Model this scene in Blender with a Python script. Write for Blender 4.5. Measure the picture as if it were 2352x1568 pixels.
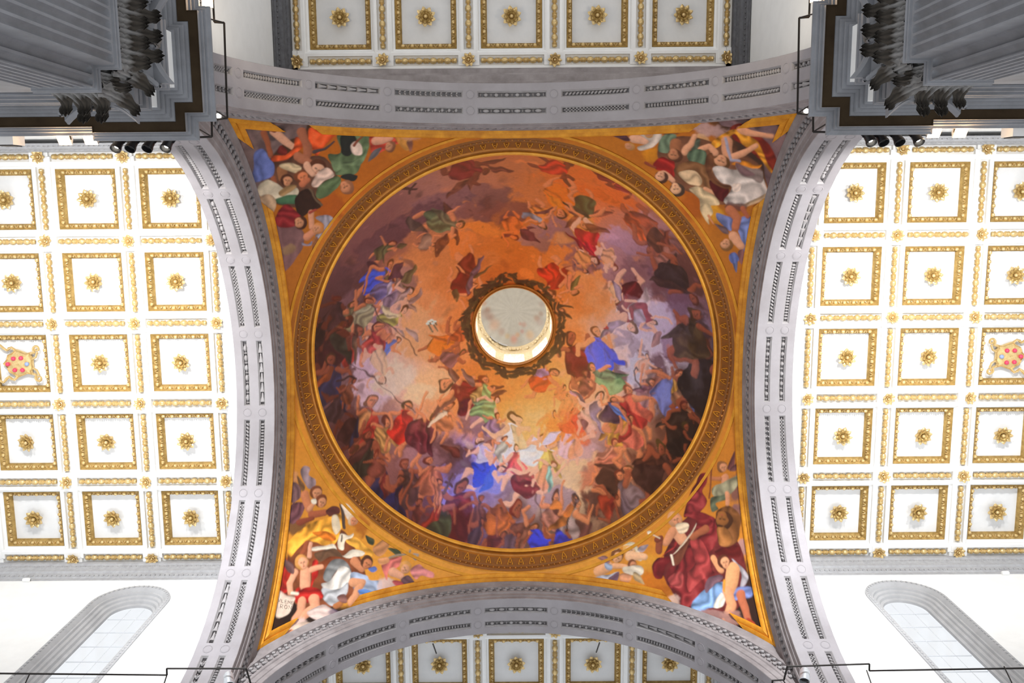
import bpy, math, random
import numpy as np
from mathutils import Vector, Matrix

for o in list(bpy.data.objects): bpy.data.objects.remove(o)
S = 5.5                       # metres per half-width of the crossing
SC = bpy.context.scene
COL = SC.collection
PI = math.pi

# ------------------------------------------------------------------ camera
cd = bpy.data.cameras.new('camera'); cam = bpy.data.objects.new('camera', cd); COL.objects.link(cam)
F_PX, TX, TY, ROLL, CX, CY = 2024.6, -0.0021, 0.1527, 0.0077, -0.0003, -0.6729
cd.sensor_width = 36.0; cd.lens = F_PX/2352*36.0; cd.clip_end = 500
d = Vector((TX, TY, 1)).normalized()
r = Vector((1, 0, 0)); r = (r - d*r.dot(d)).normalized(); dn = d.cross(r)
r2 = r*math.cos(ROLL) + dn*math.sin(ROLL); dn2 = dn*math.cos(ROLL) - r*math.sin(ROLL)
m = Matrix((r2, -dn2, -d)).transposed().to_4x4(); m.translation = Vector((CX, CY, 0))*S
cam.matrix_world = m
SC.camera = cam

# ------------------------------------------------------------------ light and exposure
SC.view_settings.view_transform = 'Standard'; SC.view_settings.look = 'None'
SC.view_settings.gamma = 1.0; SC.view_settings.use_curve_mapping = False
SC.view_settings.exposure = 0.0
W = bpy.data.worlds.new('daylight'); SC.world = W; W.use_nodes = True
W.node_tree.nodes['Background'].inputs['Color'].default_value = (0.93, 0.96, 1.0, 1)
W.node_tree.nodes['Background'].inputs['Strength'].default_value = 1.0

def area(name, loc, target, size, power, col=(1, .93, .82), spread=PI):
    l = bpy.data.lights.new(name, 'AREA'); l.energy = power; l.size = size*S; l.color = col; l.spread = spread
    o = bpy.data.objects.new(name, l); COL.objects.link(o)
    o.location = Vector(loc)*S
    o.rotation_euler = (Vector(target)-Vector(loc)).to_track_quat('-Z', 'Y').to_euler()
    return o
def spot(name, loc, target, power, angle, col=(1, .86, .66), blend=.6, rad=.03):
    l = bpy.data.lights.new(name, 'SPOT'); l.energy = power; l.spot_size = angle; l.spot_blend = blend
    l.color = col; l.shadow_soft_size = rad*S
    o = bpy.data.objects.new(name, l); COL.objects.link(o)
    o.location = Vector(loc)*S
    o.rotation_euler = (Vector(target)-Vector(loc)).to_track_quat('-Z', 'Y').to_euler()
    return o
# floods on the choir-side cornices, with added ones opposite, turned up to the coffered ceilings of the two transepts
for sx in (-1, 1):
    for x in (1.27, 1.75):
        area('transept_flood_and_fill', (sx*x, -.80, 2.72), (sx*(x+.16), .15, 3.88), .05, 225, (1, .985, .96), 2.0)
        area('transept_flood_and_fill', (sx*x, .78, 2.72), (sx*(x+.16), -.05, 3.88), .05, 55, (.95, .98, 1), 2.0)  # added, unseen: fill floods on the nave side to brighten the transepts
    # added fill spots across the transept, to brighten the far foot of the arch
    spot('arch_foot_fill_light', (sx*1.16, -.84, 2.66), (sx*1.07, .80, 3.12), 5200, .80, (.94, .97, 1), 1.0, .015)
    # flood on the choir cornice
    area('choir_flood_light', (sx*.80, -1.26, 2.74), (-sx*.2, -1.6, 3.9), .04, 45, (1, .84, .62))
    # spots aimed at the dome
    spot('dome_spot_light', (sx*.86, -.84, 2.72), (-sx*.5, .3, 4.4), 170, 1.1)
    spot('dome_spot_light', (sx*.86, .84, 2.72), (-sx*.62, -.05, 4.3), 260, .8)

# ------------------------------------------------------------------ materials
def mat(name, col, rough=.7, metal=0., noise=0., nscale=8., bump=0., bscale=40., col2=None, emit=None, estr=1., attr=None, spec=.4):
    m = bpy.data.materials.new(name); m.use_nodes = True
    nt = m.node_tree; b = nt.nodes['Principled BSDF']
    b.inputs['Roughness'].default_value = rough; b.inputs['Metallic'].default_value = metal
    b.inputs['Specular IOR Level'].default_value = spec
    b.inputs['Base Color'].default_value = (*col, 1)
    tc = nt.nodes.new('ShaderNodeTexCoord')
    src = None
    if attr:
        a = nt.nodes.new('ShaderNodeAttribute'); a.attribute_name = attr; src = a.outputs['Color']
    if noise:
        n = nt.nodes.new('ShaderNodeTexNoise'); n.inputs['Scale'].default_value = nscale; n.inputs['Detail'].default_value = 6
        n.inputs['Roughness'].default_value = .65
        nt.links.new(tc.outputs['Object'], n.inputs['Vector'])
        mx = nt.nodes.new('ShaderNodeMix'); mx.data_type = 'RGBA'
        if src is not None:
            mx.blend_type = 'MULTIPLY'; mx.inputs[0].default_value = 1
            rp = nt.nodes.new('ShaderNodeMapRange'); rp.inputs[3].default_value = 1-noise; rp.inputs[4].default_value = 1+noise
            rp.inputs[1].default_value = .3; rp.inputs[2].default_value = .7
            nt.links.new(n.outputs['Fac'], rp.inputs[0])
            cb = nt.nodes.new('ShaderNodeCombineColor')
            for k in range(3): nt.links.new(rp.outputs[0], cb.inputs[k])
            nt.links.new(src, mx.inputs[6]); nt.links.new(cb.outputs[0], mx.inputs[7])
        else:
            c2 = col2 or tuple(c*(1-noise) for c in col)
            mx.inputs[6].default_value = (*col, 1); mx.inputs[7].default_value = (*c2, 1)
            rp = nt.nodes.new('ShaderNodeMapRange'); rp.inputs[1].default_value = .35; rp.inputs[2].default_value = .68
            nt.links.new(n.outputs['Fac'], rp.inputs[0]); nt.links.new(rp.outputs[0], mx.inputs[0])
        src = mx.outputs[2]
    if src is not None: nt.links.new(src, b.inputs['Base Color'])
    if bump:
        n2 = nt.nodes.new('ShaderNodeTexNoise'); n2.inputs['Scale'].default_value = bscale; n2.inputs['Detail'].default_value = 5
        nt.links.new(tc.outputs['Object'], n2.inputs['Vector'])
        bp = nt.nodes.new('ShaderNodeBump'); bp.inputs['Strength'].default_value = bump; bp.inputs['Distance'].default_value = .02
        nt.links.new(n2.outputs['Fac'], bp.inputs['Height']); nt.links.new(bp.outputs[0], b.inputs['Normal'])
    if emit:
        b.inputs['Emission Color'].default_value = (*emit, 1); b.inputs['Emission Strength'].default_value = estr
    return m
M = dict(
    white=mat('white_plaster', (.84, .84, .83), .8, noise=.05, nscale=3),
    panel=mat('panel_plaster', (.74, .745, .75), .8, noise=.07, nscale=2.5, col2=(.68, .69, .70)),
    stone=mat('grey_sandstone', (.325, .305, .32), .8, noise=.18, nscale=1.2, col2=(.27, .25, .26), bump=.08),
    stone2=mat('carved_sandstone', (.35, .335, .34), .85, noise=.25, nscale=6, col2=(.27, .25, .25), bump=.1),
    archi=mat('brownish_sandstone', (.33, .30, .30), .8, noise=.3, nscale=2.2, col2=(.21, .185, .185), bump=.12),
    pier=mat('dark_sandstone', (.255, .263, .285), .75, noise=.25, nscale=1.6, col2=(.185, .188, .20), bump=.1),
    soffit=mat('dark_brown_stone', (.050, .034, .019), .9, noise=.35, nscale=2, col2=(.032, .021, .012), spec=.1),  # very dark brown, mottled, for the underside of the cornice
    acanthus=mat('weathered_acanthus_stone', (.19, .18, .17), .85, noise=.5, nscale=4, col2=(.09, .08, .07), bump=.15),
    reveal=mat('pale_reveal_stone', (.44, .44, .45), .85, noise=.15, nscale=3, col2=(.37, .37, .38), bump=.08),
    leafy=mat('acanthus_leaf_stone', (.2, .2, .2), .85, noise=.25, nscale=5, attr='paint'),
    cornice_shaded=mat('shaded_ceiling_stone', (.13, .133, .145), .85, noise=.3, nscale=9, col2=(.085, .085, .095), bump=.2),  # choir cornice: its lack of light is put into the stone colour
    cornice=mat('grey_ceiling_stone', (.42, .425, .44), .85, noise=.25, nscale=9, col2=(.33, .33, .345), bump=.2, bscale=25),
    gold=mat('gilding', (.74, .55, .27), .28, metal=.5, noise=.35, nscale=14, col2=(.56, .39, .15), bump=.08),
    gold2=mat('old_gilding', (.80, .35, .03), .40, metal=.15, noise=.4, nscale=3, col2=(.52, .19, .015), bump=.08, spec=.25),
    goldd=mat('dull_gilding', (.50, .34, .12), .42, metal=.35, noise=.4, nscale=10, col2=(.30, .19, .055), bump=.1),
    ochre=mat('ochre_gilt_stucco', (.52, .205, .03), .42, metal=.25, noise=.3, nscale=3, col2=(.33, .13, .02), bump=.06),
    roll=mat('bright_ochre_gilding', (.84, .40, .045), .36, metal=.2, noise=.3, nscale=3, col2=(.62, .27, .025), bump=.06),
    ochre2=mat('dark_ochre_carving', (.29, .095, .010), .55, metal=.1, noise=.4, nscale=14, col2=(.20, .08, .016)),
    fresco=mat('fresco', (.5, .3, .2), .62, noise=.10, nscale=10, attr='paint', spec=.35),
    cap=mat('lantern_fresco', (.5, .47, .4), .8, noise=.06, nscale=6, attr='paint'),
    cream=mat('cream_stucco', (.82, .74, .58), .7, noise=.2, nscale=14, col2=(.66, .52, .28)),
    iron=mat('black_iron', (.022, .018, .016), .5, metal=.4),
    black=mat('black_lamp_housing', (.012, .012, .014), .4),
    steel=mat('grey_lamp_housing', (.62, .64, .67), .4, metal=.5),
    ink=mat('painted_letter_brown', (.09, .06, .05), .8),
    red=mat('red_enamel', (.62, .05, .11), .4), blue=mat('blue_enamel', (.25, .32, .52), .4),
    lead=mat('window_lead', (.55, .57, .6), .6),
    warm=mat('warm_lamp_face', (1, .9, .75), emit=(1, .86, .66), estr=40),
    bulb=mat('lamp_bulb', (1, .95, .85), emit=(1, .93, .8), estr=9),
    lpane=mat('daylit_lantern_pane', (.9, .92, .95), .5, emit=(1, .98, .95), estr=2.6),
    sheet=mat('loose_grey_sheet', (.45, .47, .52), .5),
)
# window glass: thin clear pane, faint reflection
g = bpy.data.materials.new('window_glass'); g.use_nodes = True; nt = g.node_tree; nt.nodes.clear()
out = nt.nodes.new('ShaderNodeOutputMaterial'); mx = nt.nodes.new('ShaderNodeMixShader'); tr = nt.nodes.new('ShaderNodeBsdfTransparent')
gl = nt.nodes.new('ShaderNodeBsdfGlossy'); gl.inputs['Roughness'].default_value = .1; mx.inputs[0].default_value = .06
nt.links.new(tr.outputs[0], mx.inputs[1]); nt.links.new(gl.outputs[0], mx.inputs[2]); nt.links.new(mx.outputs[0], out.inputs[0])
M['glass'] = g

# ------------------------------------------------------------------ mesh helpers (all in half-widths; scaled by S when linked)
class MB:
    def __init__(s): s.v = []; s.f = []
    def add(s, vs, fs):
        n = len(s.v); s.v.extend([tuple(map(float, p)) for p in vs]); s.f.extend([tuple(i+n for i in q) for q in fs]); return s
    def box(s, a, b):
        x0, y0, z0 = a; x1, y1, z1 = b
        return s.add([(x0,y0,z0),(x1,y0,z0),(x1,y1,z0),(x0,y1,z0),(x0,y0,z1),(x1,y0,z1),(x1,y1,z1),(x0,y1,z1)],
                     [(3,2,1,0),(4,5,6,7),(0,1,5,4),(1,2,6,5),(2,3,7,6),(3,0,4,7)])
    def rows(s, R, closed=False, cap=False):
        n = len(R); k = len(R[0]); vs = [p for q in R for p in q]; fs = []
        for i in range(n-1):
            for j in range(k if closed else k-1):
                fs.append((i*k+j, i*k+(j+1) % k, (i+1)*k+(j+1) % k, (i+1)*k+j))
        if cap and closed: fs += [tuple(range(k))[::-1], tuple(range((n-1)*k, n*k))]
        return s.add(vs, fs)
    def lathe(s, prof, n=32, c=(0,0,0), axis='z'):
        R = []
        for q, h in prof:
            row = []
            for i in range(n):
                a = 2*PI*i/n; x, y = q*math.cos(a), q*math.sin(a)
                p = dict(z=(x, y, h), x=(h, x, y), y=(y, h, x))[axis]
                row.append((c[0]+p[0], c[1]+p[1], c[2]+p[2]))
            R.append(row)
        return s.rows(R, True)
    def ell(s, c, rad, rot=None, nu=8, nv=5):
        vs = [(0,0,-1)]; 
        for j in range(1, nv):
            t = -PI/2+PI*j/nv
            vs += [(math.cos(t)*math.cos(2*PI*i/nu), math.cos(t)*math.sin(2*PI*i/nu), math.sin(t)) for i in range(nu)]
        vs.append((0,0,1)); fs = []
        for i in range(nu): fs.append((0, 1+(i+1) % nu, 1+i)); fs.append((len(vs)-1, 1+(nv-2)*nu+i, 1+(nv-2)*nu+(i+1) % nu))
        for j in range(nv-2):
            for i in range(nu): fs.append((1+j*nu+i, 1+j*nu+(i+1) % nu, 1+(j+1)*nu+(i+1) % nu, 1+(j+1)*nu+i))
        P = []
        for p in vs:
            q = Vector((p[0]*rad[0], p[1]*rad[1], p[2]*rad[2]))
            if rot is not None: q = rot @ q
            P.append((q.x+c[0], q.y+c[1], q.z+c[2]))
        return s.add(P, fs)
    def tube(s, pts, rad, n=6):
        pts = [Vector(p) for p in pts]; R = []
        rr = rad if isinstance(rad, (list, tuple)) else [rad]*len(pts)
        for i, p in enumerate(pts):
            t = (pts[min(i+1, len(pts)-1)]-pts[max(i-1, 0)]).normalized()
            u = t.cross(Vector((0,0,1)) if abs(t.z) < .9 else Vector((1,0,0))).normalized(); w = t.cross(u)
            R.append([tuple(p+(u*math.cos(2*PI*k/n)+w*math.sin(2*PI*k/n))*rr[i]) for k in range(n)])
        return s.rows(R, True, True)
    def plan(s, path, prof, closed=False):
        """profile (outward offset e, height z) swept along an axis-aligned plan path, mitred; outward is left of travel"""
        n = len(path); R = []
        segn = []
        for i in range(n-1):
            dx, dy = path[i+1][0]-path[i][0], path[i+1][1]-path[i][1]; L = math.hypot(dx, dy); segn.append((-dy/L, dx/L))
        for i in range(n):
            a = segn[max(i-1, 0)]; b = segn[min(i, n-2)]
            k = 1+a[0]*b[0]+a[1]*b[1]
            mx_, my_ = ((a[0]+b[0])/k, (a[1]+b[1])/k) if k > 1e-6 else a
            R.append([(path[i][0]+mx_*e, path[i][1]+my_*e, z) for e, z in prof])
        return s.rows(R)
    def xf(s, mt):
        s.v = [tuple(mt @ Vector(p)) for p in s.v]; return s
    def mesh(s, name, m, smooth=True, origin=(0,0,0)):
        me = bpy.data.meshes.new(name)
        V = (np.array(s.v)-np.array(origin))*S
        me.from_pydata(V.tolist(), [], s.f); me.materials.append(m)
        if smooth:
            me.polygons.foreach_set('use_smooth', [True]*len(me.polygons))
            try: me.set_sharp_from_angle(angle=math.radians(smooth if smooth > 1 else 38))
            except Exception: pass
        return me
    def build(s, name, m, parent=None, origin=(0,0,0), smooth=True):
        return link(name, s.mesh(name, m, smooth, origin), parent, origin)
def link(name, me, parent=None, loc=(0,0,0), rot=None, scale=None):
    o = bpy.data.objects.new(name, me); COL.objects.link(o)
    o.location = Vector(loc)*S
    if rot: o.rotation_euler = rot
    if scale: o.scale = scale
    if parent:
        o.parent = parent
    return o
def thing(name, label, cat, loc=(0,0,0), rz=0, group=None):
    o = bpy.data.objects.new(name, None); COL.objects.link(o); o.empty_display_size = .3
    o.location = Vector(loc)*S; o.rotation_euler = (0, 0, rz)
    return tag(o, label, cat, group)
def tag(o, label, cat, group=None):
    o['label'] = label; o['category'] = cat
    if group: o['group'] = group
    return o
def struct(o): o['kind'] = 'structure'; return o
def stuff(o): o['kind'] = 'stuff'; return o
def dup(o, parent=None, loc=None, rot=None):
    c = o.copy(); COL.objects.link(c)
    if parent is not None: c.parent = parent
    if loc is not None: c.location = Vector(loc)*S
    if rot is not None: c.rotation_euler = rot
    return c
SIDES = ['right', 'bottom', 'left', 'top']     # quarter turns of the plan, named as they lie in the photograph
# ------------------------------------------------------------------ the four arches of the crossing
Z0, RI, RS, TH = 2.645, .95, 1.480, .155      # springing, intrados radius, pendentive sphere, arch depth
def arcpt(x, rad, ph): return (x, rad*math.cos(ph), Z0+rad*math.sin(ph))
XB = [1.0, 1.036, 1.0625, 1.098, 1.125, 1.155]
def soffit_mb():
    b = MB(); H = math.radians(8.3)
    angs = []
    for k in range(9):
        c = math.radians(10+20*k)
        angs += [(c-H+2*H*i/8, k) for i in range(9)]
    rows = [(-.045/RI, None)] + [(0.0, None)] + angs + [(PI, None), (PI+.045/RI, None)]
    def P(x, a):
        if a < 0: return (x, RI, Z0+a*RI)
        if a > PI: return (x, -RI, Z0-(a-PI)*RI)
        return arcpt(x, RI, a)
    for (a0, k0), (a1, k1) in zip(rows[:-1], rows[1:]):
        for i in range(5):
            if k0 is not None and k0 == k1 and i in (1, 3): continue
            b.add([P(XB[i], a0), P(XB[i+1], a0), P(XB[i+1], a1), P(XB[i], a1)], [(0, 1, 2, 3)])
    return b
SOF = soffit_mb().mesh('soffit', M['stone'], smooth=False)
def tray_mesh():
    # one recessed panel, moulded rim stepping up to a sunk floor; x from 0 to .0265, centred on the crown
    b = MB(); H = math.radians(8.3); w = .0265; n = 8
    lv = [(0, RI), (.0022, RI+.002), (.0034, RI+.006), (.0052, RI+.006), (.0056, RI+.019)]
    loops = []
    for ins, rad in lv:
        hh = H-ins/RI; L = []
        for i in range(n+1): L.append((ins, rad, -hh+2*hh*i/n))
        for i in range(n+1): L.append((w-ins, rad, hh-2*hh*i/n))
        loops.append([(x, -q*math.sin(a), q*math.cos(a)) for x, q, a in L])
    b.rows(loops, True)
    L = loops[-1]
    for i in range(n): b.add([L[i], L[i+1], L[2*n-i], L[2*n+1-i]], [(0, 1, 2, 3)])
    return b.mesh('carved_panel', M['stone2'])
TRAY = tray_mesh()
def carving(kind):
    b = MB(); HL = .125; R0 = RI+.009
    def put(s, dx, rad, tilt=0, nu=8, nv=5, dz=0):
        a = s/R0
        rot = Matrix.Rotation(a, 3, 'X') @ Matrix.Rotation(tilt, 3, 'Z')
        q = R0+dz
        b.ell((.01325+dx, -q*math.sin(a), q*math.cos(a)), rad, rot, nu, nv)
    if kind == 'beads':
        n = 6; st = 2*HL/n
        for i in range(n):
            s = -HL+st*(i+.5); put(s, 0, (.0078, .0092, .0085)); put(s+st/2, 0, (.0072, .0026, .006), 0, 6, 4)
        put(-HL, 0, (.0072, .0026, .006), 0, 6, 4)
    elif kind == 'ovals':
        n = 6; st = 2*HL/n
        for i in range(n):
            s = -HL+st*(i+.5); put(s, 0, (.0075, .0135, .008)); put(s+st/2, 0, (.0072, .0024, .006), 0, 6, 4)
    elif kind == 'rope':
        n = 17; st = 2*HL/n
        for i in range(n): put(-HL+st*(i+.5), 0, (.0098, .0048, .0075), .75, 6, 4)
    elif kind == 'slats':
        n = 20; st = 2*HL/n
        for i in range(n): put(-HL+st*(i+.5), 0, (.0085, .0042, .0065), 0, 6, 4)
    elif kind == 'scales':
        n = 18; st = 2*HL/n
        for i in range(n):
            for k in (-1, 0, 1): put(-HL+st*(i+.5+(.5 if k == 0 else 0)), k*.0053, (.0036, .0052, .005), 0, 6, 4)
    elif kind == 'husks':
        n = 6; st = 2*HL/n
        for i in range(n):
            s = -HL+st*i
            R = []
            for t, w in ((.04, .0035), (.3, .0045), (.55, .0062), (.8, .0088), (.93, .0094), (.95, .001)):
                a = (s+t*st)/R0
                R.append([(.01325+w*math.cos(q), -(R0+w*.8*math.sin(q))*math.sin(a), (R0+w*.8*math.sin(q))*math.cos(a)) for q in [2*PI*j/8 for j in range(8)]])
            b.rows(R, True, True)
    elif kind == 'chevrons':
        n = 12; st = 2*HL/n
        for i in range(n):
            for k in (-1, 1): put(-HL+st*(i+.5), k*.0045, (.0062, .0038, .0062), k*.65, 6, 4)
    elif kind == 'crescents':
        n = 9; st = 2*HL/n
        for i in range(n):
            s = -HL+st*(i+.5); put(s, .001, (.0082, .0066, .006), .3, 7, 4); put(s+st*.42, -.004, (.0042, .0034, .006), 0, 6, 4)
    elif kind == 'leaves':
        n = 8; st = 2*HL/n
        for i in range(n):
            s = -HL+st*(i+.5)
            put(s, 0, (.0026, .013, .0075), .0, 6, 4)
            for k in (-1, 1): put(s+.003, k*.0052, (.0035, .0105, .006), k*-.35, 6, 4)
    return b.mesh('carving', M['stone2'])
CARV = {k: carving(k) for k in ('beads', 'ovals', 'rope', 'slats', 'scales', 'husks', 'chevrons', 'crescents', 'leaves')}
rb = MB(); RR = []
for q, h in ((.0182, .0), (.0178, -.0014), (.0160, -.0018), (.0152, -.0002), (.0144, -.0012), (.006, -.002), (.0001, -.0022)):
    RR.append([(q*math.cos(2*PI*i/20), q*math.sin(2*PI*i/20), RI+h) for i in range(20)])
rb.rows(RR, True)
ROUND = rb.mesh('roundel', M['stone'])
# archivolt on the face towards the dome: fascia, fillet, hollow with leaves, outer fillet
ARCHV = [(.95, 1.0), (.951, .998), (.970, .9975), (.972, .994), (.992, .993), (.995, .989), (1.004, .987), (1.008, .997), (1.042, .996), (1.044, .985),
         (1.056, .984), (1.060, .990), (1.082, .989), (1.086, .986), (1.098, .985), (1.102, .995)]
def face_sweep(b, prof, n=72, a_from=0., a_to=1., z_ext=True):
    """profile (radius, x) swept round the arch on the face, kept inside the corner mitre |y| <= x; a_from/a_to in fractions"""
    R = []
    for rad, x in prof:
        lo = math.acos(min(1, x/rad)) if rad > x else 0.
        hi = PI-lo
        A = [lo+(hi-lo)*(a_from+(a_to-a_from)*i/n) for i in range(n+1)]
        R.append([arcpt(x, rad, a) for a in A])
    R = [list(c) for c in zip(*R)]
    return b.rows(R)
def archivolt_mesh():
    b = MB(); face_sweep(b, ARCHV, 72)
    for s in (1, -1):     # short stilts down to the cornice
        b.rows([[(x, s*min(rad, x), Z0-zz) for rad, x in ARCHV[:4]] for zz in (0, .045)])
    return b.mesh('archivolt', M['archi'])
ARCHIVOLT = archivolt_mesh()
def leafband_mesh():
    b = MB(); rnd = random.Random(5)
    N = 84
    for i in range(N):
        a = .27+(PI-.54)*(i+.5)/N
        for k, (dr, ti, L) in enumerate(((-.007, .5, .017), (.010, -.35, .015))):
            rad = 1.025+dr; x = .9915-.1*dr
            c = arcpt(x-.001, rad, a+.008*k)
            rot = Matrix.Rotation(a+PI/2, 3, 'X') @ Matrix.Rotation(ti+rnd.uniform(-.25, .25), 3, 'X')
            b.ell(c, (.0065, L*.68, .0085), rot, 6, 4)
    return b.mesh('leaf_band', M['stone2'])
LEAFB = leafband_mesh()
KINDS = {  # carving in each pair of panels, from one springing to the other, (front, back)
 'top': [('husks','crescents'),('rope','slats'),('slats','crescents'),('scales','rope'),('ovals','beads'),('crescents','chevrons'),('rope','husks'),('scales','slats'),('chevrons','scales')],
 'bottom': [('rope','scales'),('leaves','slats'),('crescents','slats'),('crescents','slats'),('ovals','beads'),('chevrons','crescents'),('husks','slats'),('leaves','chevrons'),('slats','leaves')],
 'left': [('leaves','scales'),('chevrons','slats'),('slats','ovals'),('scales','scales'),('husks','ovals'),('slats','rope'),('rope','scales'),('scales','husks'),('slats','leaves')],
 'right': [('scales','rope'),('scales','slats'),('rope','slats'),('chevrons','scales'),('beads','beads'),('rope','slats'),('rope','husks'),('beads','ovals'),('slats','rope')]}
ARCHTXT = dict(right='grey stone arch with carved soffit panels opening to the right transept, right of the dome',
    left='grey stone arch with carved soffit panels opening to the left transept, left of the dome',
    top='grey stone arch with carved soffit panels above the dome, between the two dark capitals',
    bottom='grey stone arch with carved soffit panels below the dome, in front of the nave ceiling')
for k, sd in enumerate(SIDES):
    rz = k*PI/2
    A = thing('carved_arch', ARCHTXT[sd], 'arch', (0,0,0), rz)
    link('soffit', SOF, A); link('archivolt', ARCHIVOLT, A); stuff(link('leaf_band', LEAFB, A))
    for p in range(9):
        a = math.radians(-80+20*p)
        for q, x in enumerate((XB[1], XB[3])):
            t = link('carved_panel', TRAY, A, (x, 0, Z0), (a, 0, 0))
            kd = KINDS[sd][p][q]
            stuff(link('carving', CARV[kd], t))
        if p:
            for x in (XB[1], XB[3]): link('roundel', ROUND, A, (x+.01325, 0, Z0), (a-math.radians(10), 0, 0))

# ------------------------------------------------------------------ pendentives, dome, cornice ring
def sph_z(r2_): return Z0+math.sqrt(max(RS*RS-r2_, 0))
def grid_mesh(name, P, m, closed=False):
    n, k = P.shape[:2]
    i, j = np.meshgrid(np.arange(n-1), np.arange(k if closed else k-1), indexing='ij')
    j2 = (j+1) % k
    F = np.stack([i*k+j, i*k+j2, (i+1)*k+j2, (i+1)*k+j], -1).reshape(-1, 4)
    me = bpy.data.meshes.new(name); V = P.reshape(-1, 3)*S
    me.vertices.add(len(V)); me.vertices.foreach_set('co', V.ravel())
    me.loops.add(F.size); me.loops.foreach_set('vertex_index', F.ravel().astype(np.int32))
    me.polygons.add(len(F)); me.polygons.foreach_set('loop_start', (np.arange(len(F))*4).astype(np.int32))
    me.update(); me.validate()
    me.polygons.foreach_set('use_smooth', np.ones(len(F), bool)); me.materials.append(m)
    return me
def paint(me, P, fn):
    c = fn(P.reshape(-1, 3)); a = me.attributes.new('paint', 'FLOAT_COLOR', 'POINT')
    a.data.foreach_set('color', np.concatenate([c, np.ones((len(c), 1))], 1).astype(np.float32).ravel())
CORN = [('top', 'left'), ('top', 'right'), ('bottom', 'left'), ('bottom', 'right')]
PTXT = {('top','left'): 'painted pendentive at upper left with figures in orange, blue and green robes',
 ('top','right'): 'painted pendentive at upper right with figures in yellow, brown and white robes',
 ('bottom','left'): 'painted pendentive at lower left with a yellow-caped figure and a red-draped child',
 ('bottom','right'): 'painted pendentive at lower right with a large crimson-robed figure and blue drapery'}
az = np.linspace(0, 1, 401); az = PI/2*(az-.55/(2*PI)*np.sin(2*PI*az+PI))
rho_max = np.minimum(1/np.maximum(np.cos(az), 1e-9), 1/np.maximum(np.sin(az), 1e-9))
t0 = math.asin(.962/RS)
tt = np.linspace(0, 1, 291)[:, None]
th = t0+(np.arcsin(rho_max/RS)[None]-t0)*tt
PQ = np.stack([RS*np.sin(th)*np.cos(az), RS*np.sin(th)*np.sin(az), Z0+RS*np.cos(th)], -1)
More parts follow.
